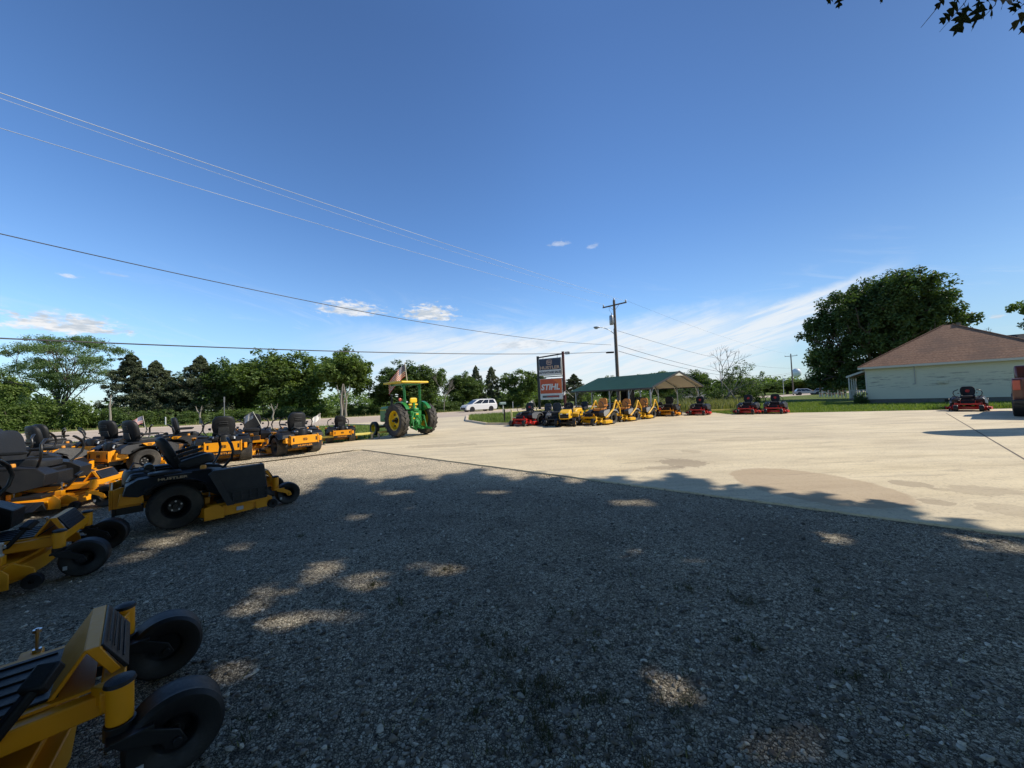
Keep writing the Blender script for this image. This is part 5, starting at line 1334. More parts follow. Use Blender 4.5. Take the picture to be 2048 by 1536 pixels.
mb = MB(); mb.b(-ov+.02, A_+ov-.02, -ov+.02, -.03, ez-.12, ez-.10); mb.build('soffit', M['trim'], hs)
mb = MB()
for c_ in (0, 1): mb.tube([Vector(E[c_])+Vector((0, 0, .02)), Vector(P1 if c_ == 0 else P2)+Vector((0, 0, .03))], .045, 6)
mb.build('ridge_cap', M['shingle'], rf)
mb = MB(); mb.b(A_/2+.45, A_/2+.70, B_/2-.12, B_/2+.12, pz-.5, pz+.05); mb.b(A_/2+.42, A_/2+.73, B_/2-.15, B_/2+.15, pz+.05, pz+.09); mb.build('chimney', M['block'], rf)
mb = MB(); mb.cyl((2.85, -.06, 1.55), (2.85, -.06, 3.0), .022, 8); mb.cyl((2.85, -.06, 1.55), (2.70, -.06, 1.55), .022, 8); mb.build('conduit', M['galv'], hs)
mb = MB(); mb.b(4.0, 4.55, -.09, -.02, 1.48, 1.78); [mb.b(4.03, 4.52, -.105, -.09, 1.50+.055*i, 1.53+.055*i) for i in range(5)]; mb.build('wall_vent', M['siding'], hs, bevel=.008)
# porch on the far left side
mb = MB(); mb.add([(-1.5, 2.6, 2.45), (-1.5, 8.2, 2.45), (-.03, 8.2, 3.0), (-.03, 2.6, 3.0)], [(0, 1, 2, 3)]); mb.add([(-1.5, 2.6, 2.40), (-1.5, 8.2, 2.40), (-.03, 8.2, 2.95), (-.03, 2.6, 2.95)], [(3, 2, 1, 0)]); pr = mb.build('porch_roof', M['shingle'], hs, smooth=0)
mb = MB(); mb.bar((-1.5, 2.6, 2.42), (-1.5, 8.2, 2.42), .05, .16); mb.bar((-1.5, 2.6, 2.42), (-.05, 2.6, 2.97), .05, .16); mb.build('porch_fascia', M['trim'], pr)
mb = MB(); mb.b(-1.4, -.03, 2.7, 8.1, .25, .42); mb.build('porch_floor', M['block'], hs)
for y in (2.75, 4.6, 6.4, 8.05):
    mb = MB(); mb.b(-1.4, -1.3, y-.05, y+.05, .42, 2.42); mb.build('porch_post', M['trim'], hs)
mb = MB(); mb.b(-1.38, -1.32, 2.8, 8.0, 1.15, 1.2); mb.b(-1.3, -.1, 2.72, 2.77, 1.15, 1.2)
for i in range(44): mb.b(-1.37, -1.33, 2.8+.12*i, 2.86+.12*i, .42, 1.15)
for i in range(9): mb.b(-1.3+.13*i, -1.24+.13*i, 2.73, 2.76, .42, 1.15)
mb.build('porch_railing', M['trim'], hs)
# dark roof glimpsed behind the house
ob = thing('outbuilding', (63.0, 43.8, 0), R(-40), 'outbuilding whose black roof shows above the house at the right edge', 'building')
mb = MB(); mb.b(-6, 6, -4, 4, 0, 4.2); mb.build('wall', M['trim'], ob)
mb = MB(); mb.prism([(-4.4, 4.1), (0, 6.9), (4.4, 4.1), (4.4, 4.25), (0, 7.1), (-4.4, 4.25)], -6.4, 6.4, 'x'); mb.build('roof', M['black'], ob)
o = bare(3.0, 22, 'dead_branch', .5, .06, lean=(-.9, .2, .25), depth=3); o.location = (57.0, 42.6, 6.0); setp(o, 'bare broken branch lying over the black roof behind the house', 'branch')

# ------------------------------------------------------------------ carport
cp = thing('carport', (8.7, 23.3, .03), math.atan2(.6, .8), 'open steel carport with a green ribbed roof over the parked machines', 'carport')
# local x across the gable (0..6), local y away from the camera (0..6.4)
Wc, Lc, ez, rz_ = 6.0, 6.4, 2.0, 2.93
m, nt, b = newmat('green_roof_metal'); M['roof_green'] = m
c = mixc(nt, noise(nt, objco(nt), 1.2, 5), (.030, .090, .058), (.050, .135, .088)); nt.links.new(c, b.inputs['Base Color']); b.inputs['Roughness'].default_value = .5; b.inputs['Specular IOR Level'].default_value = .4
M['underside'] = paint('roof_underside', (.42, .38, .33), .6)
for s in (0, 1):
    mb = MB(); n = 36
    x0, x1 = (-.25, Wc/2+.0) if s == 0 else (Wc+.25, Wc/2)
    z0 = ez-.07; z1 = rz_+.03
    for i in range(16):     # ribs run along the ridge
        f0, f1 = i/16, (i+1)/16
        for (g0, g1, dz) in ((0, .8, .0), (.8, 1., .022)):
            a, b2 = f0+(f1-f0)*g0, f0+(f1-f0)*g1
            X0, X1 = x0+(x1-x0)*a, x0+(x1-x0)*b2; Z0, Z1 = z0+(z1-z0)*a+dz, z0+(z1-z0)*b2+dz
            q = [(X0, -.3, Z0), (X1, -.3, Z1), (X1, Lc+.3, Z1), (X0, Lc+.3, Z0)]; mb.add(q, [(0, 1, 2, 3) if s == 0 else (3, 2, 1, 0)])
            if dz: mb.add([(X0, -.3, Z0-.022), (X0, Lc+.3, Z0-.022), (X0, Lc+.3, Z0), (X0, -.3, Z0)], [(0, 1, 2, 3)])
    rp = mb.build('roof_panel', M['roof_green'], cp, smooth=0)
    mb = MB(); mb.add([(x0, -.29, z0-.015), (x1, -.29, z1-.015), (x1, Lc+.29, z1-.015), (x0, Lc+.29, z0-.015)], [(0, 1, 2, 3)]); mb.build('roof_lining', M['underside'], rp, smooth=0)
    mb = MB(); mb.bar((x0, -.305, z0), (x1, -.305, z1), .012, .12); mb.bar((x0, -.3, z0-.04), (x0, Lc+.3, z0-.04), .012, .10); mb.build('roof_trim', M['grey_dark'], rp)
mb = MB(); mb.prism([(Wc/2-.55, rz_-.24), (Wc/2+.55, rz_-.24), (Wc/2, rz_-.05)], -.29, -.27, 'y'); mb.build('gable_infill', M['trim'], cp)
for j in range(5):
    y = .02+(Lc-.04)*j/4
    for x in (0, Wc):
        mb = MB(); mb.b(x-.035, x+.035, y-.035, y+.035, 0, ez-.08); k = -1 if x else 1
        mb.bar((x+k*.02, y, ez-.55), (x+k*.42, y, ez+.03), .05, .05); mb.build('post', M['galv'], cp)
for j in range(5):
    y = .02+(Lc-.04)*j/4
    mb = MB(); mb.bar((0, y, ez-.09), (Wc/2, y, rz_-.05), .055, .06); mb.bar((Wc, y, ez-.09), (Wc/2, y, rz_-.05), .055, .06)
    mb.build('rafter', M['galv'], cp)
for x in (0, Wc):
    mb = MB(); mb.b(x-.03, x+.03, 0, Lc, .0, .05); mb.build('base_rail', M['galv'], cp)

# ------------------------------------------------------------------ shop sign
sg = thing('shop_sign', (1.95, 26.9, 0), math.atan2(-.9, 1.72), 'tall two-post shop sign with a navy panel above an orange panel', 'sign')
M['navy'] = paint('navy_sign_face', (.012, .030, .075), .4); M['sign_orange'] = paint('orange_sign_face', (.60, .085, .02), .4); M['sign_orange_light'] = paint('light_orange_sign_face', (.80, .17, .03), .4); M['sign_white'] = flat('white_sign_face', (.72, .72, .70), .4)
M['post_red'] = paint('rust_red_post', (.10, .022, .016), .6, .3)
for x, h, mm in ((0, 4.6, 'black'), (1.94, 4.78, 'post_red')):
    mb = MB(); mb.b(x-.075, x+.075, -.075, .075, -.1, h); mb.build('post', M[mm], sg, bevel=.008)
mb = MB(); mb.bar((.075, 0, 4.50), (1.865, 0, 4.62), .07, .09); mb.b(.075, 1.865, -.03, .03, 3.02, 3.09); mb.b(.4, .42, -.01, .01, 4.33, 4.54); mb.b(1.5, 1.52, -.01, .01, 4.36, 4.60); mb.build('cross_beam', M['black'], sg)
mb = MB(); mb.b(.12, 1.80, -.14, .14, 3.14, 4.38); cb = mb.build('upper_cabinet', M['sign_white'], sg, bevel=.015)
mb = MB(); mb.b(.15, 1.77, -.147, -.142, 3.55, 4.35); fo = mb.build('navy_panel', M['navy'], cb)
mb = MB(); mb.b(.15, 1.77, -.147, -.142, 3.17, 3.53); f2 = mb.build('white_panel', M['sign_white'], cb)
SX = (1, 0, 0)
text('lettering', textmesh('HUSTLER', .30, .009, 0, .002, 1.22), M['print_tan2'] if 'print_tan2' in M else flat('sign_letter_tan', (.62, .42, .28), .5), fo, (.95, -.150, 3.70), SX)
e = MB(); emblem(e, (.93, -.150, 4.09), SX, .42, .36, .006); e.build('emblem', flat('sign_emblem_tan', (.55, .38, .30), .5), fo)
text('lettering', textmesh('ADVANTAGE SALES', .21, .010, .12, .002, .90), flat('sign_letter_dark', (.03, .04, .07), .5), f2, (.96, -.150, 3.36), SX)
mb = MB(); mb.b(.14, 1.84, -.14, .14, 1.42, 2.92); cb = mb.build('lower_cabinet', M['sign_white'], sg, bevel=.015)
mb = MB(); mb.b(.17, 1.81, -.147, -.142, 1.86, 2.89); fo = mb.build('orange_panel', M['sign_orange'], cb)
mb = MB(); mb.prism([(1.10, 2.885), (1.805, 2.885), (1.805, 1.865), (1.70, 1.865), (1.66, 2.30), (1.45, 2.62)], -.1495, -.1475, 'y'); mb.build('pale_orange_shape', M['sign_orange_light'], fo)  # brighter orange shape over the upper right of the panel
text('lettering', textmesh('STIHL', .56, .022, .18, .003, 1.0), M['sign_white'], fo, (.93, -.154, 2.30), SX)
mb = MB(); mb.b(.17, 1.81, -.147, -.142, 1.45, 1.83); f2 = mb.build('white_panel', M['sign_white'], cb)
mb = MB(); mb.b(.32, 1.60, -.150, -.1475, 1.56, 1.72); mb.build('print_band', M['grey_plastic'], f2)
mb = MB(); [mb.b(.36+.07*i, .40+.07*i, -.153, -.1505, 1.60, 1.68) for i in range(4)]; mb.build('small_print', M['print_black'], f2)
mb = MB(); [mb.b(.68+.075*i, .735+.075*i, -.153, -.1505, 1.60, 1.68) for i in range(12)]; mb.build('small_print', M['redprint'], f2)
fl = thing('flood_light', (sg.location.x+2.08*.886, sg.location.y-2.08*.464-.05, 4.56), sg.rotation_euler.z, 'flood light on the right post of the shop sign', 'lamp')
mb = MB(); mb.b(.04, .34, -.16, .06, -.02, .16); mb.b(-.08, .04, -.03, .03, .05, .10); mb.build('housing', M['grey_dark'], fl, bevel=.02)
mb = MB(); mb.b(.06, .32, -.168, -.161, .0, .14); mb.build('lens', M['sticker'], fl)

# ------------------------------------------------------------------ utility poles and wires
P0 = Vector((9.74, 34.0, 0)); pd = Vector((-.735, -.678, 0)).normalized(); cd = Vector((.70, -.714, 0))
def utility_pole(loc, hgt, label, lean=0.0, parts_=True):
    u = thing('utility_pole', loc, 0, label, 'utility pole', 'utility poles')
    mb = MB(); mb.tube([(0, 0, -.1), (0, 0, hgt)], [.17, .11], 12); mb.build('pole', M['wood_pole'], u, smooth=50)
    mb = MB(); mb.bar(-cd*1.2+Vector((0, 0, hgt-.45)), cd*1.25+Vector((0, 0, hgt-.45)), .09, .11); mb.bar(cd*.5+Vector((0, 0, hgt-.5)), Vector((0, 0, hgt-1.0)), .03, .02); mb.bar(-cd*.5+Vector((0, 0, hgt-.5)), Vector((0, 0, hgt-1.0)), .03, .02); mb.build('crossarm', M['wood_pole'], u)
    for q in (-1.12, 1.17, 0):
        mb = MB(); mb.lathe([(.001, .20), (.04, .19), (.07, .13), (.045, .11), (.07, .06), (.03, 0)], tuple(cd*q+Vector((0, 0, hgt-.39 if q else hgt))), 'z', 10); mb.build('insulator', M['galv'], u)
    return u
u1 = utility_pole(tuple(P0), 10.35, 'nearest utility pole behind the carport, with transformer and crossarm')
mb = MB(); mb.lathe([(.001, 8.05), (.16, 8.05), (.19, 8.1), (.19, 8.85), (.15, 8.92), (.001, 8.95)], (-.34, -.1, 0), 'z', 18); mb.cyl((-.30, -.1, 8.9), (-.30, -.1, 9.15), .035, 8); mb.b(-.2, -.05, -.12, -.06, 8.2, 8.7); mb.build('transformer', M['galv'], u1)
mb = MB(); mb.tube([(-.28, -.1, 9.1), (-.5, -.1, 9.4), (-.45, .1, 9.8)], .012, 5); mb.build('jumper_wire', M['wire'], u1)
mb = MB(); mb.cyl((-.16, -.06, 0), (-.16, -.06, 7.7), .03, 8); mb.build('conduit', M['galv'], u1)
sl_ = thing('street_lamp', (P0.x, P0.y, 7.3), 0, 'street lamp on a curved arm fixed to the nearest utility pole', 'street lamp')
mb = MB(); mb.tube([(-.1, 0, -.1), (-.6, -.15, .28), (-1.2, -.3, .48), (-1.55, -.4, .50)], .03, 8); mb.build('arm', M['galv'], sl_)
mb = MB(); mb.pillow((-1.82, -.46, .50), (.62, .30, .15), .7, rot=Matrix.Rotation(R(14), 3, 'Z')); hd = mb.build('lamp_head', M['galv'], sl_)
mb = MB(); mb.pillow((-1.88, -.47, .41), (.34, .22, .14), .9); mb.build('lens', M['sticker'], hd)
p2 = col_at(1587, 88); u2 = utility_pole((p2.x, p2.y, -.03), 9.75, 'second utility pole in the field between carport and big oak', 0)
pe = P0-pd*0+pd*62
u3 = utility_pole((pe.x, pe.y, 0), 11.5, 'utility pole outside the left edge that carries the overhead wires')
pp = col_at(1484, 150); mb = MB(); mb.tube([(0, 0, 0), (0, 0, 11)], [.16, .1], 8); o = mb.build('distant_pole', M['wood_pole']); o.location = pp; setp(o, 'slim distant pole above the field trees, left of the second utility pole', 'utility pole')
def plane_pt(px, py, off=0.):
    """where the picture ray meets the vertical plane of the pole line, shifted sideways by off"""
    d = ray(px, py); n = Vector((-pd.y, pd.x, 0)); q = P0+cd*off
    return CAM+d*((q-CAM).dot(n)/d.dot(n))
def wire(name, pxs, off, r, mat, label, ext=62, grp='overhead wires'):
    pts = [plane_pt(x, y, off) for x, y in pxs]; T = [(p-P0).dot(pd) for p in pts]; Zs = [p.z for p in pts]
    co_ = np.polyfit(T, Zs, 2); t0, t1 = min(T), ext
    mb = MB(); P = [P0+cd*off+pd*(t0+(t1-t0)*i/60) for i in range(61)]
    for p in P: p.z = float(np.polyval(co_, (p-P0).dot(pd)))
    mb.tube(P, [r*(.45+.55*i/60) for i in range(61)] if mat == 'wire_bright' else r, 6); o = mb.build(name, M[mat], smooth=60); setp(o, label, 'wire', grp); return o
wire('overhead_wire', [(0, 199), (430, 322), (640, 396), (840, 470), (1000, 530), (1252, 601)], 1.17, .015, 'wire_bright', 'topmost bright overhead wire crossing the sky at the left')
wire('overhead_wire', [(0, 210), (400, 325), (640, 408), (840, 482), (1000, 540), (1233, 598)], 0., .009, 'wire_bright', 'thin bright overhead wire just below the topmost one')
wire('overhead_wire', [(0, 261), (330, 352), (600, 435), (870, 519), (1209, 609)], -1.12, .013, 'wire_bright', 'bright overhead wire a hand below the topmost pair')
wire('overhead_wire', [(0, 469), (265, 521), (455, 571), (640, 611), (960, 661), (1222, 690)], -.15, .016, 'wire', 'dark thick cable sagging from the left edge to the nearest pole')
wire('overhead_wire', [(0, 677), (300, 689), (700, 703), (960, 708), (1215, 704)], -.2, .024, 'wire', 'lowest dark cable running almost level above the treetops')
mb = MB(); q = plane_pt(1220, 704, -.2); mb.b(q.x-.35, q.x+.35, q.y-.12, q.y+.12, q.z-.11, q.z+.03); o = mb.build('splice_box', M['plastic'], bevel=.03); setp(o, 'black splice box hanging on the lowest cable beside the pole', 'box')
def span(a, b2, sag, r, label):
    a, b2 = Vector(a), Vector(b2); mb = MB(); mb.tube([a.lerp(b2, i/24)-Vector((0, 0, sag*4*(i/24)*(1-i/24))) for i in range(25)], r, 5); o = mb.build('overhead_wire', M['wire'], smooth=60); setp(o, label, 'wire', 'overhead wires')
t2 = Vector((p2.x, p2.y, 0))
span(P0+Vector((.2, 0, 7.5)), t2+Vector((0, 0, 6.4)), 1.0, .016, 'cable leaving the nearest pole to the right at lamp height')
span(P0+Vector((.2, 0, 6.15)), t2+Vector((0, 0, 5.4)), 1.7, .022, 'upper of the two close cables running right from the nearest pole')
span(P0+Vector((.2, 0, 5.6)), t2+Vector((0, 0, 5.1)), 1.7, .022, 'lower of the two close cables running right from the nearest pole')
span(P0+cd*1.17+Vector((0, 0, 10.1)), t2+cd*1.1+Vector((0, 0, 9.5)), .9, .006, 'thin wire between the crossarms of the two right-hand poles')
span(t2+Vector((0, 0, 6.4)), (140, 120, 6.3), .8, .02, 'cable continuing right behind the big oak')

# ------------------------------------------------------------------ rails, posts, mailbox, small far things
M['rail_yellow'] = paint('faded_yellow_rail', (.72, .62, .16), .6, .15); M['post_yellow'] = paint('pale_yellow_post', (.68, .60, .28), .6, .15)
def low_rail(pts, z, label):
    t = thing('low_rail', (pts[0][0], pts[0][1], 0), 0, label, 'rail', 'low yellow rails along the lot edge'); o_ = Vector((*pts[0], 0))
    mb = MB()
    for i in range(len(pts)-1): mb.bar(Vector((*pts[i], z))-o_, Vector((*pts[i+1], z))-o_, .09, .09)
    mb.build('rail', M['rail_yellow'], t, bevel=.01)
    for i in range(len(pts)-1):
        a, b2 = Vector((*pts[i], 0)), Vector((*pts[i+1], 0)); n = max(1, int((b2-a).length/2.4))
        for k in range(n+1):
            q = a.lerp(b2, (k+.02)/(n+.04))-o_; mb = MB(); mb.b(q.x-.035, q.x+.035, q.y-.035, q.y+.035, -.1, z-.046); mb.build('rail_post', M['galv'], t)
low_rail([(-24, 2.9), (-12.6, 11.5), (-6.2, 16.4)], .30, 'low yellow rail on short posts behind the left-hand mowers')
low_rail([(-6.05, 16.6), (-5.6, 17.4), (-5.3, 18.4)], .30, 'short low yellow rail behind the tractor front wheels')
low_rail([(11.6, 25.8), (15.2, 24.6), (17.6, 23.7)], .30, 'low yellow rail behind the right-hand red mowers')
pf = thing('pipe_fence', (-.1, 22.4, 0), 0, 'yellow-posted pipe fence at the drive corner beside the first red mower', 'fence')
for (x, y, mm) in ((0, 0, 'post_yellow'), (-.45, .9, 'black'), (1.6, 1.2, 'post_yellow'), (3.2, 2.4, 'post_yellow')):
    mb = MB(); mb.cyl((x, y, -.1), (x, y, .92), .05, 12); mb.lathe([(.001, .96), (.03, .95), (.05, .92)], (x, y, 0), 'z', 12); mb.build('post', M[mm], pf)
mb = MB(); mb.tube([(0, 0, .80), (1.6, 1.2, .80), (3.2, 2.4, .80)], .035, 8); mb.build('top_rail', M['post_yellow'], pf)
mb = MB(); mb.tube([(0, 0, .42), (1.6, 1.2, .42), (3.2, 2.4, .42)], .025, 8); mb.build('lower_rail', M['black'], pf)
mx = thing('mailbox', tuple(col_at(1006, 36)), R(30), 'green-grey roadside mailbox on a slanting post by the kerb', 'mailbox')
mb = MB(); mb.bar((.0, 0, -.1), (.06, 0, 1.05), .08, .08); mb.build('post', M['trim'], mx)
mb = MB(); mb.prism([(-.13, 1.05), (.13, 1.05), (.13, 1.22), (.08, 1.30), (-.08, 1.30), (-.13, 1.22)], -.32, .32, 'x'); mb.build('box', paint('mailbox_green', (.16, .24, .22), .5), mx, bevel=.01)
sp = thing('sign_post', tuple(col_at(449, 46)), R(25), 'thin grey steel post standing by the far road edge', 'post')
mb = MB(); mb.b(-.04, .04, -.03, .03, -.1, 3.2); mb.build('post', M['galv'], sp)
mb = MB(); mb.b(-.02, .02, -.24, .24, 2.5, 3.15); mb.build('plate', M['galv'], sp)
for i, (px, Y, h, lab) in enumerate(((887, 62, 1.0, 'white marker post behind the tractor across the road'), (1026, 60, 1.1, 'white marker post right of the mailbox across the road'), (331, 47, .9, 'white marker post beyond the road between the cedars'), (905, 63, .9, 'short pale stake left of the white minivan'), (913, 64, 1.1, 'pale stake just left of the white minivan bonnet'))):
    p = col_at(px, Y); mb = MB(); mb.b(-.05, .05, -.04, .04, -.1, h); mb.prism([(-.05, h), (.05, h), (0, h+.06)], -.04, .04, 'y'); o = mb.build('marker_post', M['white']); o.location = p; setp(o, lab, 'marker post', 'marker posts by the road')
p = col_at(220, 44); mb = MB(); mb.tube([(0, 0, -.1), (.05, 0, 1.2), (-.05, 0, 2.6), (.1, 0, 3.8)], [.13, .11, .09, .04], 8); mb.tube([(-.05, 0, 2.2), (.4, .1, 3.1)], [.04, .02], 5); o = mb.build('pale_snag', M['bark_pale']); o.location = p; setp(o, 'thin pale dead trunk at the far road edge near the left', 'dead tree')
p = col_at(705, 56)
for i, (px, Y, lab) in enumerate(((683, 52, 'left of the two pale bare trunks across the road'), (692, 52.3, 'right of the two pale bare trunks across the road'), (400, 46, 'stubby pale trunk under the grey-green cedar'), (546, 50, 'short pale stump across the road behind the mowers'))):
    p = col_at(px, Y); mb = MB(); h = 4.6 if i < 2 else 2.2; sg_ = (-1)**i; mb.tube([(0, 0, -.1), (.06*sg_, 0, h*.2), (-.08*sg_, .05, h*.45), (.10*sg_, 0, h*.75), (.26*sg_, 0, h)], [.19, .15, .13, .10, .05] if i < 2 else [.14, .11, .09, .06, .02], 9); mb.tube([(-.05*sg_, .03, h*.5), (-.45*sg_, .1, h*.75), (-.6*sg_, .1, h*.98)], [.07, .05, .02], 6); mb.tube([(.08*sg_, 0, h*.66), (.5*sg_, -.1, h*.9)], [.05, .02], 6); o = mb.build('tree_trunk', M['bark_pale'], smooth=60); o.location = p; setp(o, lab, 'tree trunk')
# water tower dome far away
wt = thing('water_tower', tuple(col_at(1595, 420)), 0, 'white water tower dome peeping over distant trees', 'water tower')
mb = MB(); mb.lathe([(.001, 31), (4, 30.2), (7.5, 27.5), (8.6, 24), (7.5, 20.5), (4, 18), (2.2, 17)], seg=28, axis='z'); mb.build('tank', M['white'], wt, smooth=60)
mb = MB(); mb.tube([(0, 0, 0), (0, 0, 4), (0, 0, 18)], [4, 2, 2], 16); mb.build('column', M['white'], wt, smooth=60)
wt.scale = (.55, .55, .78)
# red and white rail fence with brown poles by the far lot
fp = col_at(1640, 62); fq = col_at(1692, 52)
ft = thing('red_rail_fence', (fp.x, fp.y, 0), 0, 'low red rail fence with pale posts beyond the lawn, left of the porch', 'fence')
D_ = Vector((fq.x-fp.x, fq.y-fp.y, 0)); mb = MB(); mb.bar((0, 0, .95), D_+Vector((0, 0, .95)), .06, .14); mb.bar((0, 0, .5), D_+Vector((0, 0, .5)), .06, .12); mb.build('rail', paint('faded_red_rail', (.38, .10, .07), .6), ft)
for i in range(9):
    q = D_*(i/8); mb = MB(); mb.b(q.x-.07, q.x+.07, q.y-.07, q.y+.07, -.1, 1.1); mb.build('post', M['trim'], ft)
for i, (px, Y, h, mm) in enumerate(((1641, 66, 5.4, 'post_red'), (1652, 68, 6.2, 'wood_pole'), (1660, 64, 6.6, 'wood_pole'), (1667, 70, 5.2, 'wood_pole'), (1680, 66, 5.0, 'wood_pole'), (1690, 62, 5.5, 'wood_pole'))):
    p = col_at(px, Y); mb = MB(); mb.tube([(0, 0, -.1), (.05, 0, h)], [.13, .09], 8); o = mb.build('timber_pole', M[mm]); o.location = p
    setp(o, 'dark timber pole between the big oak and the porch' if i else 'reddish timber pole, leftmost of the poles under the big oak', 'pole', 'timber poles under the big oak')
p = col_at(1568, 80); mb = MB(); mb.tube([(0, 0, 0), (0, 0, 4.2)], .04, 6); mb.b(-.02, .5, -.01, .01, 3.2, 3.8); o = mb.build('flag_pole', M['white']); o.location = p; setp(o, 'thin white flagpole left of the second utility pole', 'flagpole')
p = col_at(1372, 75); mb = MB(); mb.b(-3, 3, -2, 2, 0, 1.9); mb.prism([(-3.3, 1.8), (0, 3.2), (3.3, 1.8)], -2.2, 2.2, 'y'); o = mb.build('small_shed', M['white']); o.location = p; setp(o, 'small pale shed glimpsed behind the dead limbs', 'shed')

# ------------------------------------------------------------------ placements
def put(o, x, y, heading, z=0., label=None, cat=None, group=None, sc=None):
    o.location = (x, y, z); o.rotation_euler.z = math.atan2(heading[1], heading[0])
    if sc: o.scale = (sc, sc, sc)
    return setp(o, label, cat, group)
def find(o, pre): return [c for c in KIDS.get(o.name, []) if c.name.startswith(pre)]
GY = 'yellow zero-turn mowers parked on the left'
Hd = (.68, .73)
mA = make_mower()
put(mA, -7.18, 12.3, (-.78, .62), .03, 'yellow mower seen from behind, middle one with a gap on both sides', 'ride-on mower', GY, 1.05)
def cpy(x, y, h, z, label, tilt=0, src=None, group=GY, sc=None):
    c = copy_tree(src or mA); put(c, x, y, h, z, label, 'ride-on mower', group, sc)
    if tilt: find(c, 'seat')[-1 if False else 0].rotation_euler.y = tilt
    for s in KIDS.get(c.name, []):
        if s.name.startswith('seat') and not s.name.startswith('seat_base'): s.rotation_euler.y = tilt
    return c
cpy(-7.35, 15.75, (-.55, .83), .03, 'yellow mower farthest right, rear towards us, nearest the tractor', sc=.86)
cpy(-8.55, 10.95, (-.60, .80), .03, 'yellow mower with broad rear panel facing us, just behind the big shaded mower')
cpy(-8.15, 14.0, (.45, -.89), .03, 'yellow mower facing us behind the middle rear-facing mower')
cpy(-9.85, 14.0, (.55, -.83), .03, 'yellow mower beside a leaning white flag, behind the broad rear panel one')
cpy(-10.9, 12.0, (.78, .62), .03, 'yellow mower turned side-on with a badge on its fender, third row')
cpy(-12.35, 11.3, (.05, .99), .03, 'yellow mower with slotted seat back facing away beside the pink flag')
cpy(-10.05, 9.75, (.30, .95), .03, 'yellow mower with smooth seat back, badge on its right fender, behind the big shaded mower')
L4x, L4y = -7.08-.92*1.37-.39*.42, 6.4-.39*1.37+.92*.42
cpy(L4x, L4y, (.92, .39), .005, 'sunlit yellow mower at the left edge with its caster wheel out front')
cpy(-11.0, 7.9, (.84, .54), .005, 'yellow mower behind the sunlit left-edge mower, tyre tread showing')
cpy(-13.5, 10.6, (.25, .97), .005, 'yellow mower farthest back at the left with its seat shell to the road')
cpy(-11.75, 9.1, (.35, .94), .005, 'yellow mower near the left edge, seat shell in front of the shrubs')
# the near machine with the raised black deflector
mB = make_mower(fork='yellow', chute_box=True)
put(mB, -4.62-.73*.50+.0, 5.07+.68*.50, Hd, .004, 'near yellow and black mower in full side view with its seat tipped back', 'ride-on mower', GY)
for s in KIDS[mB.name]:
    if s.name.startswith('seat') and not s.name.startswith('seat_base'): s.rotation_euler.y = R(-15); s.location.x += .05; s.location.z += .04; s.scale = (.84, .9, .86)
mC = make_mower(fork='black')
dxy = (-1.57, 1.73)
def from_caster(cx, cy, h, k=1.):   # right caster contact -> origin
    L = math.hypot(*h); hx, hy = h[0]/L, h[1]/L
    return cx-hx*1.37*k-hy*-.42*-1*k*-1*-1 if False else cx-hx*1.37*k-(hy*.42*k), cy-hy*1.37*k-(-hx*.42*k)
x, y = from_caster(-1.55, 1.70, (.70, .71)); put(mC, x, y, (.70, .71), .004, 'foreground mower at the bottom left corner, cut off behind its footrest', 'ride-on mower', GY)
c = copy_tree(mC); x, y = from_caster(-4.28, 3.72, (.80, .60)); put(c, x, y, (.80, .60), .004, 'shaded mower at the left edge, its front caster wheel carrying a pale sticker', 'ride-on mower', GY)
# row at the right
GR = 'machines parked along the far side of the lot'
mR = make_mower('red', 'red', 'black', 'vinyl', 'black', 'red', logo='red', seatlogo=M['redprint'], rear_text=False, detail=False)
put(mR, 25.0, 20.3, (-.78, -.62), .03, 'red mower alone in front of the pale house wall', 'ride-on mower', GR, 1.0)
def front_at(px, py, h, k=1., z=.03):
    """place so that the point midway between the casters stands under this pixel"""
    p = at(px, py, z); L = math.hypot(*h); return p.x-h[0]/L*1.37*k, p.y-h[1]/L*1.37*k
x, y = front_at(1935, 823, (-.80, -.60)); mR.location.x, mR.location.y = x, y
for px, py, h, lab, sc in ((1547, 828, (-.66, -.75), 'rightmost of the two neighbouring red mowers behind the lot edge rail', .95), (1491, 829, (-.66, -.75), 'left one of the two neighbouring red mowers, in front of a dark bush', .95), (1394, 831, (-.60, -.80), 'red mower right of the carport in front of its far post', .95), (1036, 853, (-.55, -.83), 'red mower at the left end of the row beside the yellow fence post', 1.)):
    x, y = front_at(px, py, h, sc); cpy(x, y, h, .03, lab, src=mR, group=GR, sc=sc)
mK = make_mower('yellow', 'yellow', 'black', 'vinyl', 'black', 'black', rear_text=False, detail=False)
h = (-.55, -.83); x, y = front_at(1332, 833, h); put(mK, x, y, h, .03, 'yellow and black mower at the right corner of the carport', 'ride-on mower', GR)
mG = make_mower('black', 'black', 'grey_plastic', 'grey_dark', 'black', 'black', seatside='grey_dark', rear_text=False, detail=False)
h = (-.30, -.95); x, y = front_at(1106, 853, h); put(mG, x, y, h, .03, 'black and grey mower with rounded grey seat below the shop sign', 'ride-on mower', GR, .95)
h = (-.55, -.83); x, y = front_at(1075, 850, h); cpy(x, y, h, .03, 'grey-fendered mower wedged beside the first red mower', src=mG, group=GR, sc=.92)
mY = make_mower('yellow_bright', 'yellow_bright', 'grey_dark', 'orange', 'black', 'yellow_bright', rops='yellow_bright', rear_text=False, detail=False, wheelrim='black')
h = (-.76, -.65); x, y = front_at(1176, 851, h); put(mY, x, y, h, .03, 'bright yellow mower with orange seat and folded roll bar, front one of three', 'ride-on mower', GR, 1.08)
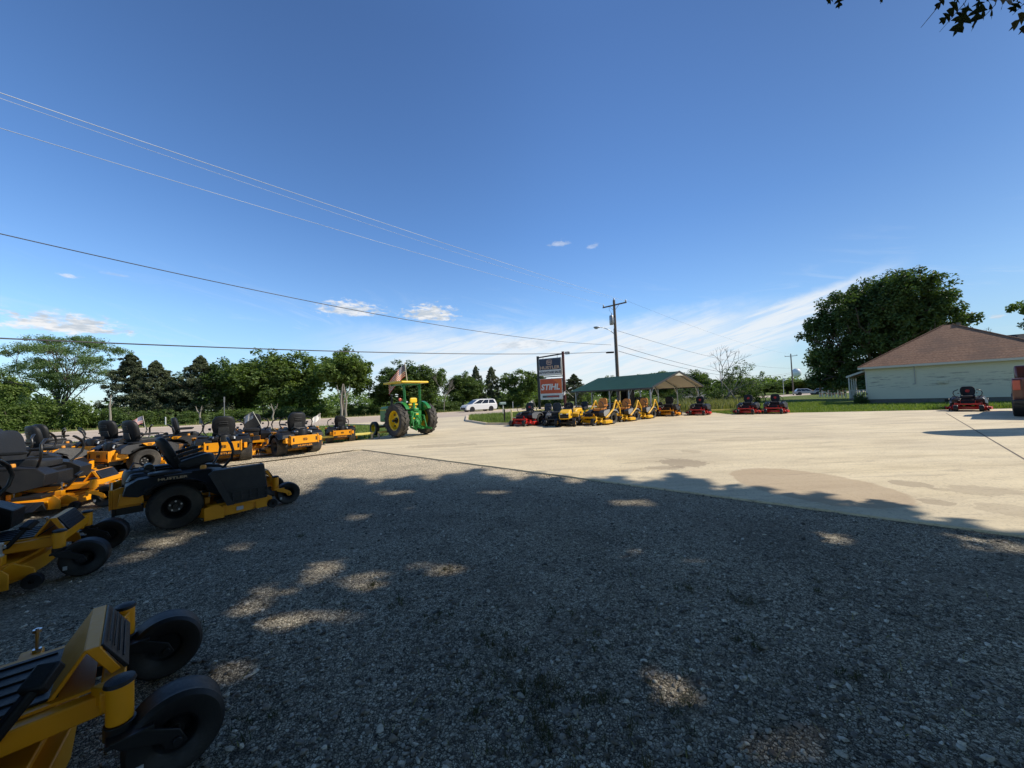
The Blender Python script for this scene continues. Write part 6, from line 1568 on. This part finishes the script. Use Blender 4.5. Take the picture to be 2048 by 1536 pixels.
for px, py, lab in ((1228, 844, 'bright yellow mower with orange seat and folded roll bar, middle one of three'), (1266, 839, 'bright yellow mower with orange seat nearest the carport post, rear one of three')):
    x, y = front_at(px, py, h); cpy(x, y, h, .03, lab, src=mY, group=GR, sc=1.0)
lt = make_lawn_tractor('yellow_bright'); h = (-.30, -.95)
def ltat(px, py, h, z=.03): p = at(px, py, z); L = math.hypot(*h); return p.x-h[0]/L*1.25, p.y-h[1]/L*1.25
x, y = ltat(1132, 853, h); put(lt, x, y, h, .03, 'yellow lawn tractor with steering wheel and black nose in front of the sign post', 'lawn tractor', GR, 1.1)
c = copy_tree(lt); x, y = ltat(1150, 846, (-.6, -.8)); put(c, x, y, (-.6, -.8), .03, 'yellow lawn tractor tucked behind the first, beside the orange-seated mower', 'lawn tractor', GR, 1.1)
sm = make_lawn_tractor('red'); p = at(1300, 834, .03); put(sm, p.x+1.0, p.y+.9, (-.8, -.3), .03, 'small red tractor mower half hidden behind the front carport post', 'lawn tractor', GR, .85)
uv = make_utv(); p = at(1262, 829, .03); put(uv, 8.0, 26.9, (-.96, -.05), .03, 'dark utility vehicle with cab frame under the green carport', 'utility vehicle', sc=.98)
tr_ = make_tractor(); put(tr_, -4.75, 17.3, (-.75, .66), .03, 'green farm tractor with yellow wheels and canopy, rear towards us', 'tractor', sc=.955)
fg = thing('us_flag', tuple(tr_.location+Vector((-.35, .75, 2.45))), R(14), 'large American flag flying above the tractor canopy', 'flag')
W1, W2, W3 = flat('flag_red', (.45, .02, .03), .8), flat('flag_white', (.75, .73, .70), .8), flat('flag_blue', (.02, .04, .18), .8)
mb = MB(); mb.cyl((0, 0, 0), (-.1, 0, 1.02), .02, 8); mb.lathe([(.001, 1.08), (.03, 1.05), (.001, 1.02)], (-.1, 0, 0), 'z', 8); mb.build('pole', M['trim'], fg)
f_ = flag_mesh('cloth', .92, .62, fg, [W1, W2, W3, W2], drop=.95); f_.location = (-.09, 0, .98)
def small_flag(x, y, z, rz, label, lean, L=.75, mats=None, w_=.38):
    t = thing('small_flag', (x, y, z), rz, label, 'flag', 'small flags standing on the mowers')
    mb = MB(); d = Vector((lean, 0, 1)).normalized(); mb.cyl((0, 0, 0), tuple(d*L), .008, 6); mb.build('stick', M['trim'], t)
    f_ = flag_mesh('cloth', w_, w_*.62, t, mats or [W1, W2, W3, W2], drop=.5); f_.location = d*(L-.01); return t
P_ = at(0, 0)
def fl_at(px, py, Y, **k): p = atY(px, py, Y); return p
GWh = [W2, W2, flat('flag_print_grey', (.10, .10, .11), .8), W2]
for (px, py, Y, rz, lab, lean, L, mt) in ((524, 855, 12.4, 0, 'white flag on a stick leaning left above the broad rear panel mower', -.55, .62, GWh), (637, 858, 14.4, R(60), 'small pale flag right of the middle rear-facing mower', .15, .62, GWh), (292, 862, 11.5, R(40), 'small pink and white flag in front of the dark cedars', -.15, .48, None), (1147, 795, 24.5, R(15), 'white flag right of the orange sign panel', -1.0, .7, GWh), (1072, 815, 23.5, R(30), 'tiny white flag left of the orange sign panel', -.4, .55, GWh)):
    p = atY(px, py, Y); small_flag(p.x, p.y, p.z, rz, lab, lean, L, mt, .36)
# road and lot vehicles
vn = make_car(5.1, 1.99, 1.78, 'white', 'minivan'); p = at(958, 822.5, -.03); put(vn, p.x, p.y, (-.84, -.54), -.03, 'white minivan driving left along the highway', 'minivan')
pk = make_pickup(); put(pk, 23.55, 16.1, (.80, .60), .03, 'dark red pickup truck whose tail corner enters at the right edge', 'pickup truck', sc=1.12)
c1_ = make_car(4.6, 1.85, 1.5, 'silver', 'parked_car'); p = col_at(1612, 84); put(c1_, p.x, p.y, (.9, -.4), -.03, 'silver-blue car far away left of the second utility pole base', 'car', 'far parked cars')
c2 = copy_tree(c1_); p = col_at(1652, 82); put(c2, p.x, p.y, (.8, -.6), -.03, 'far parked car right of the second utility pole base', 'car', 'far parked cars')
# awning of guessed shape, added unseen past the right edge to cast a shadow
aw = thing('shadow_awning', (17.6, 11.15, 0), 0, 'flat rounded awning added unseen past the right edge to throw a long shadow on the concrete', 'awning')
mb = MB(); n = 12; pl = [(8, -.85)]+[( .85-.85*math.cos(math.pi/2-math.pi*0+0), 0)][:0]
arc = [(.85+.85*math.cos(R(90+180*i/n)), .85*math.sin(R(90+180*i/n))) for i in range(n+1)]
mb.prism([(8, .85)]+arc+[(8, -.85)], 4.15, 4.30); mb.build('roof', M['white'], aw)
for x in (2.2, 7.6):
    for y in (-.7, .7): mb = MB(); mb.cyl((x, y, 0), (x, y, 4.15), .04, 8); mb.build('post', M['galv'], aw)
